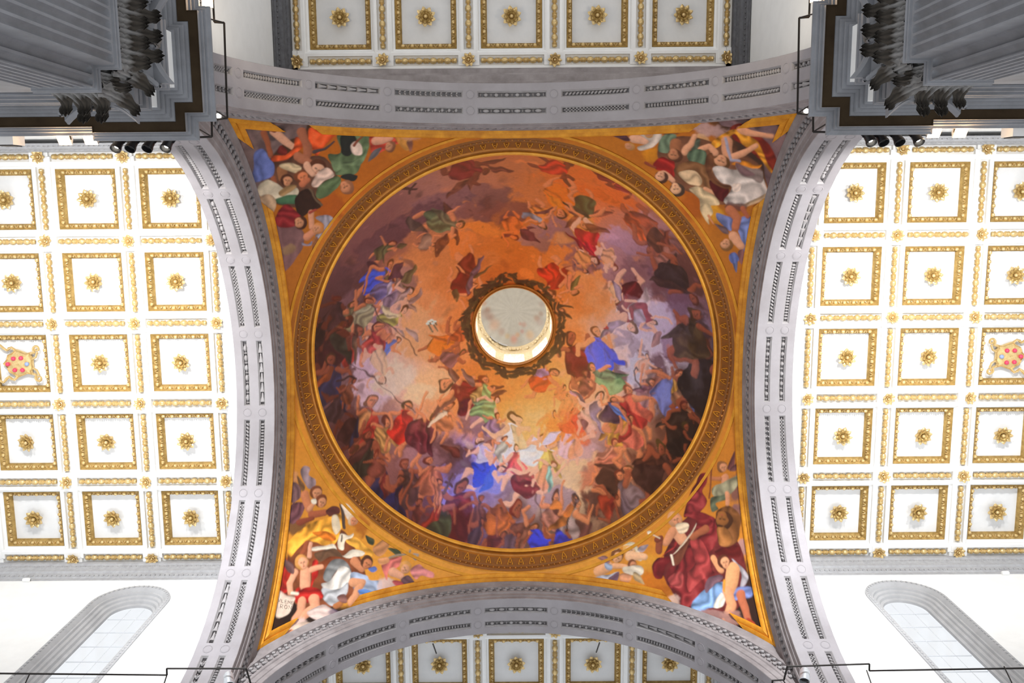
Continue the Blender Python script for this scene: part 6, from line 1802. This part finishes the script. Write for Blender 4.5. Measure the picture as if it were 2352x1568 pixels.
('C',1321.3,1067,24,41.2,0,(104,72,80),0.5,0.85),
('C',1326.5,1116.8,20.6,20.6,0,(110,80,90),0.5,0.8),
('C',1340.2,1208.6,17.1,20.6,0,(150,120,134),0.5,0.8),
('C',1091,1264.7,30.8,20.5,0,(206,150,50),0.6,0.8),
('P',[1133.5,1268.5,1180.4,1158.3,1250,1138.5,1329.5,1203.3,1350.2,1286.8,1324.4,1362.1,1235.4,1371.8,1170.8,1354.6],(96,34,36),0.2),
('P',[1209.6,1065.1,1222.9,1040.3,1241.9,1036.8,1240.7,1055.5,1231,1083.3,1243.8,1105.6,1228.8,1130.5,1201,1143.1,1183.6,1148,1189.8,1113.9],(110,26,32),0.35),
('P',[1189.9,1117.3,1210.1,1085.3,1234.7,1093.1,1242.3,1112.5,1225.3,1134.2,1201,1143.1],(128,44,50),0.3),
('P',[1183.6,1144.6,1214.8,1131.8,1250,1138.5,1267.9,1150.1,1272.4,1183,1262.9,1217.3,1252.7,1231.6,1253.6,1264.7,1268.4,1283,1241.2,1325.3,1217.2,1357.1,1185.5,1373.1,1163.4,1342.1,1145,1310.6,1147.9,1280.6,1175.8,1265.2,1189.1,1230.9,1202.5,1203.1,1230.1,1180.6,1222.4,1154.6],(120,36,42),0.4),
('P',[1202.5,1203.1,1230.6,1200.5,1252.9,1238.2,1250.7,1284.8,1223,1310.6,1198.6,1329.3,1197.6,1289.8,1214.6,1261.8,1206.7,1229.3],(148,56,60),0.35),
('P',[1105.4,1277.1,1119.1,1256.2,1143.7,1251.1,1168,1232.6,1158,1256.7,1140.7,1274.6,1134.1,1301.5,1112.9,1303.0],(104,24,30),0.3),
('P',[1148.3,1300.4,1176.2,1281.7,1187.2,1297.3,1177.2,1324.5,1155.8,1319.7],(146,62,66),0.3),
('P',[1215.4,1155.2,1250.2,1145.2,1264.8,1163.8,1243.9,1172.6,1223.1,1181.2],(110,30,36),0.3),
('P',[1174.1,1192.2,1160.7,1219.9,1140,1241.4,1126.2,1259,1143.5,1241.2,1167.7,1219.3],(150,44,46),0.2),
('L',[1167,1186.1,1181.5,1204.9],14.9,14,(204,150,122)),
('L',[1156.4,1186.9,1139.4,1214.9],11.6,9.3,(196,138,108)),
('L',[1122.2,1236.1,1121.7,1209.5],10.2,9.3,(130,70,50)),
('L',[1114.7,1210,1125.2,1205.9],7.5,6.1,(120,60,42)),
('L',[1240.4,1172.9,1205.9,1196.1],10.7,8.4,(150,88,62)),
('H',1161,1156.5,19.2,-0.5,(186,140,110),(200,142,112)),
('P',[1165.2,1169.5,1183.9,1161.3,1196.4,1166.9,1191.5,1184.1,1177.6,1190.2,1168.6,1182.6],(214,198,180),0.2),
('P',[1089.8,1191.6,1098.5,1188.4,1103.9,1195.7,1094.1,1198.7],(220,216,210),0.05),
('L',[1102.1,1195.8,1121.7,1206.2],1.7,1.7,(200,190,180)),
('P',[1157.7,1243.4,1181.7,1214.9,1202.1,1186.5,1215.5,1158.6,1212.3,1172.2,1195.5,1203.7,1175,1228.7],(216,206,194),0.05),
('P',[1157.8,1250,1192.2,1210.7,1202.5,1203.1,1189.3,1237.5,1175.8,1265.2,1161.7,1266.3],(104,58,44),0.12),
('L',[1155.9,1245.2,1161.7,1268.0],2.7,2.7,(220,214,206)),
('P',[1267.5,1136.8,1284.4,1114.9,1308.8,1112.2,1330.7,1136.4,1328.3,1170.1,1322.2,1197.5,1297.9,1210.2,1273,1202.9,1279,1169.0],(110,70,36),0.3),
('H',1288.9,1147.9,22.6,3.1,(70,40,20),(140,90,46)),
('P',[1272,1169.7,1285.8,1161.6,1303.8,1172.9,1311.4,1192.1,1301.3,1206.5,1276.7,1209.2],(150,100,54),0.3),
('L',[1277,1160.8,1285.8,1161.6],3.3,2.3,(60,34,18)),
('L',[1289.2,1043.7,1290,1070.6],10.3,8.4,(196,138,110)),
('H',1279.6,1016,13.7,-0.3,(120,80,50),(190,135,105)),
('W',1299.1,1025.7,1309.5,972.1,11,(96,56,60)),
('W',1302.6,1028.7,1322.5,996,9.6,(96,60,64)),
('P',[1255.2,1074.2,1282.5,1054.6,1306.5,1041.8,1323.6,1029.7,1320.9,1053.6,1297.4,1083.2,1262.7,1093.7],(150,150,130),0.3),
('P',[1252.4,1098.1,1276.6,1088.8,1300.7,1076.1,1294.2,1093.7,1266.7,1110,1274.1,1122.7,1256.8,1131.2],(90,100,84),0.3),
('L',[1275.3,1045.2,1250.9,1047.7],6.1,5.1,(170,110,80)),
('L',[1252.8,1013.8,1248.9,1098.4],2.1,2.1,(120,66,40)),
('L',[1293.8,1080.3,1294.6,1107.0],6.5,5.1,(196,140,112)),
('P',[1266.7,1226.9,1294.4,1210.6,1326.1,1207,1335.3,1219.2,1330.5,1233,1298.8,1236.7,1277.5,1235.7],(86,20,20),0.15),
('P',[1309.5,1238.8,1331.2,1252.8,1353.2,1273.2,1350.4,1293.3,1333.2,1308.6,1335.5,1275.4,1320.7,1257.3],(160,160,180),0.25),
('P',[1315.8,1320.5,1333,1305.3,1368.6,1304.1,1365.8,1324.2,1334.1,1334.7,1323.6,1339.3],(104,124,190),0.35),
('P',[1210.1,1361.1,1234.2,1329.3,1262,1306.7,1290.1,1297.1,1294.4,1319.7,1291.9,1352.8,1256.6,1363.1,1246.2,1374,1236,1394.6,1218.2,1396.3],(120,160,222),0.4),
('P',[1244.4,1311.8,1254.4,1291,1279,1281.9,1289.8,1287.3,1269.1,1306,1248.4,1327.9],(104,78,96),0.2),
('P',[1283.9,1324.1,1295,1339.3,1288.5,1356.4,1267.1,1358.7],(216,214,214),0.15),
('L',[1313.9,1264.7,1311.3,1294.7,1305,1318.5],17.2,14.9,(212,156,116)),
('L',[1282.1,1268.3,1271.1,1256.2,1263.6,1243.8],9.3,7.9,(206,148,112)),
('H',1288.5,1247.8,15.8,-0.3,(80,40,28),(212,156,124)),
('L',[1301.5,1318.9,1313.2,1350.3,1297,1397.9],14,10.7,(210,152,118)),
('L',[1337.3,1324.5,1345.3,1349.7,1357.2,1380.8],12.6,9.3,(176,104,78)),
('L',[1357.2,1380.8,1373.7,1388.4],6,4.6,(150,60,40)),
('L',[1295.1,1394.9,1293.5,1401.6],6.5,5.1,(206,140,110)),
('P',[1290,1293.8,1297.1,1293.1,1294.4,1319.7,1289,1317.0],(216,150,60),0.1),
('C',1264.5,1388.4,37.6,20.5,0,(140,108,112),0.4,0.95),
('C',1321.6,1385.3,30.8,20.5,0,(146,112,112),0.4,0.9),
('C',1160.3,1362.1,17.1,20.5,0.5,(180,160,160),0.4,0.9),
('C',1185.9,1389.4,37.6,13.7,0.3,(150,118,120),0.4,0.9),
('L',[1196.3,1375.4,1207,1377.7],8.4,6.5,(170,90,80)),
('L',[967.7,1297.5,992.3,1279.9],13.5,11.6,(216,166,130)),
('H',1013.2,1254.1,16.4,0.7,(110,70,40),(212,164,130)),
('H',1043,1239.3,15.1,-0.2,(206,160,90),(222,180,146)),
('P',[1006.1,1242.8,1027,1225.1,1055.1,1220.3,1069.5,1242.8,1076.9,1265.6,1062.7,1263.1,1055.3,1233.6,1034.1,1228.1],(216,210,196),0.15),
('L',[1045,1254.1,1083.8,1255.2],11.6,9.3,(222,180,150)),
('L',[1006.4,1279.3,1038.3,1281.0],7.9,6.5,(216,168,134)),
('H',1050.5,1273.8,11.6,0,(110,66,44),(190,135,105)),
('W',1066,1243,1093.8,1223,11,(150,140,160)),
('W',995.7,1266.5,958.6,1261.3,12.3,(140,104,116)),
('P',[1031.2,1281.4,1062.9,1276.4,1080.7,1285.3,1070.4,1299.1,1031.4,1298.0],(210,206,200),0.2),
('P',[936,1318.4,964.3,1310.8,989,1303.2,1017.2,1295.3,1013.9,1312,999.9,1325.9,971.5,1320.5],(176,186,216),0.3),
('P',[992.6,1309.7,1017.2,1295.3,1013.9,1315.3,996.3,1319.5],(110,84,110),0.2),
('W',1052.6,1296.8,1084.9,1321.4,13.7,(170,150,120)),
('P',[1020.8,1301.8,1049.1,1300.3,1045.8,1317,1024.6,1321.4],(206,150,120),0.2),
('P',[983.4,1273.6,999.4,1276.3,997.7,1289.6,983.6,1288.6],(150,170,210),0.2),
]
LETTERS = [
[(-0.9578,0.8789),(-0.9528,0.8896),(-0.9495,0.8829)],
[(-0.9457,0.8856),(-0.9449,0.8943),(-0.9386,0.8973)],
[(-0.9283,0.8946),(-0.9346,0.8917),(-0.9338,0.9004),(-0.9275,0.9034)],
[(-0.9342,0.8961),(-0.929,0.8985)],
[(-0.9237,0.906),(-0.9234,0.8978),(-0.9198,0.9045),(-0.9171,0.9007),(-0.9152,0.9099)],
[(-0.9057,0.9067),(-0.9121,0.9038),(-0.9113,0.9126),(-0.905,0.9155)],
[(-0.9117,0.9082),(-0.9064,0.9106)],
[(-0.945,0.9091),(-0.9461,0.8984),(-0.9382,0.9038),(-0.9391,0.9069),(-0.9455,0.9038),(-0.9372,0.9129)],
[(-0.9281,0.9076),(-0.9324,0.9087),(-0.9312,0.9143),(-0.927,0.9183),(-0.9233,0.918),(-0.9232,0.913),(-0.9281,0.9076)],
[(-0.9174,0.9234),(-0.9185,0.9127),(-0.9082,0.9277),(-0.9092,0.9169)],
]
KDM = 1.12
FD = Fresco(4); FD.c = FD.base(BASE_D); FD.run([o for o in OPS_D if o[0] == 'C']); FD.dabs(420, 8, 30, .55, 3, .22)
U_ = FD.c.copy(); FD.run([o for o in OPS_D if o[0] != 'C']); FD.glaze(U_, .24); FD.warp(16); FD.dabs(700, 3, 9, .4, 5, .30); FD.soften(1)
FD.c = np.clip(FD.c/.22, 0, 4)**1.18*.22*1.02*np.array([1.02, 1.0, .90], np.float32)
FD.c = (FD.c*1.12)**1.3*np.array([1.52, 2.2, 2.8], np.float32)/1.12  # raises contrast; bright patches become a painted highlight
FD.c *= np.minimum(1, (.80+.12*FD.c.max(-1))/np.maximum(FD.c.max(-1)*KDM, 1e-4))[..., None]
FP = Fresco(9); FP.c = FP.base(BASE_P, 50); FP.run(OPS_P); FP.warp(5); FP.soften(1)
KD, KP = 1.12, 1.1            # paint value for the light that reaches the vault
def cap_paint(P):
    rg = np.random.RandomState(8); x, y = P[:, 0]/.2085, P[:, 1]/.2085; a = np.arctan2(y, x); q = np.hypot(x, y)
    c = np.tile(lin((178, 178, 176)), (len(P), 1)); c *= (1+.06*np.sin(9*a+3*np.sin(4*a))*np.clip(q*1.4-.2, 0, 1)+.03*np.sin(23*a))[:, None]
    for (u, v, r_, col) in [(-.86, .0, .2, (140, 100, 90)), (-.72, .16, .16, (150, 108, 96)), (-.8, -.1, .10, (150, 120, 104)), (-.6, .4, .22, (196, 150, 124)), (-.38, .62, .14, (170, 140, 130)), (-.2, .75, .1, (190, 160, 110)), (0, .84, .14, (196, 110, 84)),
                            (.12, .72, .09, (196, 140, 90)), (.26, .62, .08, (176, 110, 110)), (.32, .42, .10, (180, 130, 120)), (.20, .40, .07, (184, 130, 120)), (.5, .7, .16, (206, 166, 120)), (.72, .2, .12, (160, 118, 96)), (.84, .05, .10, (140, 104, 92)), (.8, .3, .14, (170, 150, 150)), (.86, -.25, .12, (150, 130, 130)), (.5, -.84, .08, (170, 90, 60)), (-.4, -.8, .14, (170, 140, 126)), (-.9, -.3, .1, (176, 130, 110))]:
        w = np.exp(-(((x-u)**2+(y-v)**2)/(r_*r_)*1.6)**1.5)*.5; c += (lin(col)-c)*w[:, None]
    return c*1.25
build_crossing(lambda P: np.clip(FP.sample(P)*KP*np.array([1.12, 1.0, .82]), 0, .95), lambda P: np.clip(FD.sample(P)*KD, 0, .95), cap_paint)

# letters on the painted paper
pen = [o for o in bpy.data.objects if o.name.startswith('painted_pendentive') and o['label'] == PTXT[('bottom', 'left')]][0]
for A in LETTERS:
    b = MB(); P = [Vector((x, y, Z0+math.sqrt(RS*RS-x*x-y*y))) for x, y in A]; c0 = Vector((0, 0, Z0))
    b.tube([c0+(p-c0)*(1-.0004/RS) for p in P], .00075, 4); b.build('painted_letter', M['ink'], pen)

# ------------------------------------------------------------------ coats of arms hung in the middle coffers
def crest(sd, x, y):
    near = 'left' if sd == 'left' else 'right'
    T = thing('coat_of_arms', f'gilded shield with red and blue balls in the {near} transept ceiling coffer', 'crest', (x, y, ZR+.030), 0 if sd == 'left' else PI, 'gilded shields in the ceilings')
    out = [(.054, .0), (.056, .022), (.046, .036), (.050, .052), (.030, .047), (.010, .055), (-.016, .064), (-.034, .050), (-.054, .040), (-.062, .018), (-.078, .0)]
    out = out+[(x_, -y_) for x_, y_ in out[-2:0:-1]]
    b = MB(); lv = [(1.0, .012), (1.0, .0), (.93, -.006), (.90, -.002), (.6, -.010), (.25, -.013), (.02, -.014)]
    b.rows([[(px_*k, py_*k, z) for px_, py_ in out] for k, z in lv], True); b.build('shield', M['gold'], T)
    for i, (u, v, c) in enumerate([(.037, 0, 'blue'), (.013, -.027, 'red'), (-.021, -.025, 'red'), (-.048, 0, 'red'), (.015, .027, 'red'), (-.019, .027, 'red')]):
        b = MB(); b.ell((u, v, -.014), (.0098, .0098, .0095), None, 12, 8); o = b.build('ball', M[c], T); o['label'] = f'{c} ball on shield'
    for s in (-1, 1):
        b = MB(); pts = [(.050, s*.045, 0)]
        for i in range(16):
            a = .5*i; q = .017*math.exp(-.07*i); pts.append((.080+q*math.cos(a+2.2), s*(.066+q*math.sin(a+2.2)*-1), -.004))
        b.tube(pts, [.006]*4+[.0055]*7+[.004]*6, 6); b.tube([(.056, s*.02, -.002), (.074, s*.03, -.004), (.082, s*.052, -.004)], .005, 6)
        b.build('scroll', M['gold'], T)
        b = MB(); b.tube([(-.02+.0-.012*i, s*(.060+.010*math.sin(i*1.5)+.0030*i), .004*math.cos(i*2)) for i in range(9)], [.007, .0055, .007, .0055, .0065, .005, .006, .005, .003], 6); b.build('ribbon', M['gold'], T)
    b = MB(); b.tube([(0, 0, .01), (0, 0, .024)], .008, 8); b.build('hanger', M['gold'], T)
for q in CREST: crest(*q)

# ------------------------------------------------------------------ lamps, rails and rods
def flood(x, y, z, dirx, diry, label, face='warm', w=.036):
    T = thing('flood_lamp', label, 'lamp', (x, y, z), 0)
    n = Vector((dirx, diry, -.85)).normalized(); qm = n.to_track_quat('Z', 'Y').to_matrix()
    b = MB(); h = w/2
    R = [[(s*a*k, t*a*k*.86, zz) for s, t in ((-1, -1), (1, -1), (1, 1), (-1, 1))] for a, k, zz in ((h, .55, -.026), (h, .8, -.022), (h, 1, -.004), (h, 1.05, .0), (h, 1.05, .003), (h, .95, .003), (h, .95, .0))]
    b.rows(R, True); b.add(R[0], [(3, 2, 1, 0)]); b.xf(qm); b.build('housing', M['steel'], T, smooth=False)
    b = MB(); b.add([(s*h*.95, t*h*.82, .0012) for s, t in ((-1, -1), (1, -1), (1, 1), (-1, 1))], [(0, 1, 2, 3)])
    b.add([(s*h*.95, t*h*.82, -.0012) for s, t in ((-1, -1), (1, -1), (1, 1), (-1, 1))], [(0, 1, 2, 3)]); b.xf(qm); b.build('lit_glass', M[face], T, smooth=False)
    b = MB(); b.tube([(h*1.1, 0, 0), (h*1.1, -diry*.02, -.004), (h*1.0, -diry*.045, -.01)], .0022, 5); b.tube([(-h*1.1, 0, 0), (-h*1.1, -diry*.02, -.004), (-h*1.0, -diry*.045, -.01)], .0022, 5)
    b.build('bracket', M['iron'], T)
    l = bpy.data.lights.new('lamp_glow', 'POINT'); l.energy = 14; l.color = (1, .62, .30); l.shadow_soft_size = .05
    o = bpy.data.objects.new('lamp_glow', l); COL.objects.link(o); o.parent = T; o.location = n*(.022*S)
for sx, nm in ((-1, 'left'), (1, 'right')):
    xs = (1.315, 1.238) if sx < 0 else (1.235, 1.312)
    for i, x in enumerate(xs):
        flood(sx*x, -.878, 2.645, 0, .6, f'bright square flood lamp on the cornice, {"left" if i == 0 else "right"} one of the pair at upper {nm}')
    flood(sx*.878, -1.270, 2.66, -sx, .0, f'bright flood lamp at the photo top beside the upper {nm} pier', w=.04)
    # black theatre spots under the rail
    for i, x in enumerate(((1.165, 1.122, 1.072, 1.018) if sx < 0 else (1.052, 1.088, 1.135, 1.192))):
        on = (i in (0, 3))
        kind = 'with lit bulb' if on else 'unlit'
        T = thing('stage_spotlight', f'small black spotlight {kind}, {["first","second","third","fourth"][i]} from the left under the upper {nm} cornice', 'lamp', (sx*x, -.868, 2.665), 0)
        qm = Vector((.15*sx, .75, -.66)).normalized().to_track_quat('Z', 'Y').to_matrix()
        b = MB(); b.lathe([(.001, -.030), (.010, -.029), (.013, -.020), (.0135, .010), (.016, .018), (.016, .026), (.0145, .026), (.012, .012), (.0005, .008)], 14); b.xf(qm); b.build('housing', M['black'], T)
        b = MB(); b.tube([(.015, 0, 0), (.016, -.01, .018), (0, -.014, .024), (-.016, -.01, .018), (-.015, 0, 0)], .0025, 5); b.build('yoke', M['black'], T)
        b = MB(); b.ell((0, 0, .012), (.008, .008, .006) if on else (.007, .007, .003), None, 10, 6); b.xf(qm); b.build('lens', M['bulb'] if on else M['iron'], T)
    b = MB(); z = 2.70
    P = [(-.873, -1.9, z), (-.873, -1.216, z), (-.844, -1.214, z), (-.850, -.941, z), (-.897, -.937, z), (-.899, -.887, z), (-1.24, -.879, z)]
    T = thing('iron_rail', f'thin black iron rail stepping round the upper {nm} cornice corner', 'rail', (0, 0, 0))
    for nmn, A in (('rail_bar', P),):
        b = MB(); 
        for p, q in zip(A[:-1], A[1:]): b.tube([(-sx*p[0], p[1], p[2]), (-sx*q[0], q[1], q[2])], .0032, 6)
        b.build(nmn, M['iron'], T)
    for (x, y) in ((-.873, -1.26), (-.844, -1.214), (-.850, -.941), (-.899, -.887), (-1.22, -.879)):
        b = MB(); b.tube([(-sx*x, y, z), (-sx*(x-.035), y-.0 if y < -1 else y-.03, 2.624)], .0022, 5); b.build('rail_post', M['iron'], T)
    T = thing('iron_rail', f'thin black iron rail crossing the lower {nm} corner of the photo', 'rail', (0, 0, 0))
    P = [(-1.95, .826), (-1.150, .840), (-1.149, .817), (-.888, .819), (-.876, .872), (-.838, .874), (-.838, 1.25)] if sx < 0 else [(1.95, .834), (1.159, .842), (1.158, .818), (.889, .825), (.880, .872), (.842, .874), (.842, 1.25)]
    b = MB()
    for p, q in zip(P[:-1], P[1:]): b.tube([(*p, z), (*q, z)], .0032, 6)
    b.build('rail_bar', M['iron'], T)
    for (x, y) in ((1.6, .83), (1.15, .84), (.876, .872), (.838, 1.1)):
        b = MB(); b.tube([(sx*x, y, z), (sx*(x+(.035 if y > .85 else .0)), y+.045, 2.622)], .0022, 5); b.build('rail_post', M['iron'], T)
    # bare bulb by the pendentive tip, can lamp by the lower rail
    T = thing('bulb_lamp', f'small glowing bulb lamp at the {nm} end of the upper arch by the gilded corner', 'lamp', (sx*.876, -.948, 2.70), 0)
    b = MB(); b.ell((0, 0, 0), (.0075, .0075, .010), None, 12, 8); b.build('bulb', M['bulb'], T)
    b = MB(); b.lathe([(.001, .026), (.006, .025), (.0075, .010), (.006, .006)], 10); b.build('socket', M['steel'], T)
    b = MB(); b.tube([(sx*.002, .0, .02), (-sx*.022, .008, .002)], .0018, 5); b.build('arm', M['iron'], T)
    T = thing('can_lamp', f'silver can lamp with dark front near the lower {nm} arch foot', 'lamp', (sx*.947, .864, 2.70), 0)
    qm = Vector((-.35*sx, .45, -1)).normalized().to_track_quat('Z', 'Y').to_matrix()
    b = MB(); b.lathe([(.001, -.034), (.012, -.032), (.0165, -.022), (.0175, .014), (.0160, .016), (.0150, .004)], 18); b.xf(qm); b.build('housing', M['steel'], T)
    b = MB(); b.ell((0, 0, .004), (.0152, .0152, .003), None, 14, 6); b.xf(qm); b.build('lens', M['iron'], T)
    b = MB(); b.tube([(.0, .0, -.03), (.0, .01, -.075)], .004, 6); b.build('stem', M['iron'], T)
    # rod poking out past the lower arch
    T = tag(MB().tube([(sx*.352, 1.150, 3.49), (sx*.347, 1.238, 3.575)], .0032, 6).build('thin_rod', M['iron'], None), f'thin dark rod sticking out past the lower arch, {nm} one', 'rod')
    # white sensor on the window wall
    T = thing('wall_sensor', f'tiny white sensor under the ceiling cornice of the {nm} transept window wall', 'sensor', (sx*2.158, .938, 3.686), 0)
    b = MB(); b.lathe([(.001, -.018), (.008, -.017), (.0095, -.008), (.0095, .012), (.004, .016)], 12, axis='x'); b.build('housing', M['white'], T)
    b = MB(); b.tube([(0, 0, .006), (0, .008, .012)], .003, 5); b.build('bracket', M['white'], T)
    # white box fitting on the transept cornice
    T = thing('boxed_fitting', f'white box-shaped fitting on the cornice at the {nm} edge of the photo', 'fitting', (sx*1.49, -.90, 2.668), 0)
    b = MB(); b.box((-.028, -.04, -.030), (.028, .035, .034)); b.build('casing', M['white'], T, smooth=False)
    b = MB(); b.box((-.022, .0352, -.024), (.022, .038, .028)); b.build('front_grille', M['iron'], T, smooth=False)
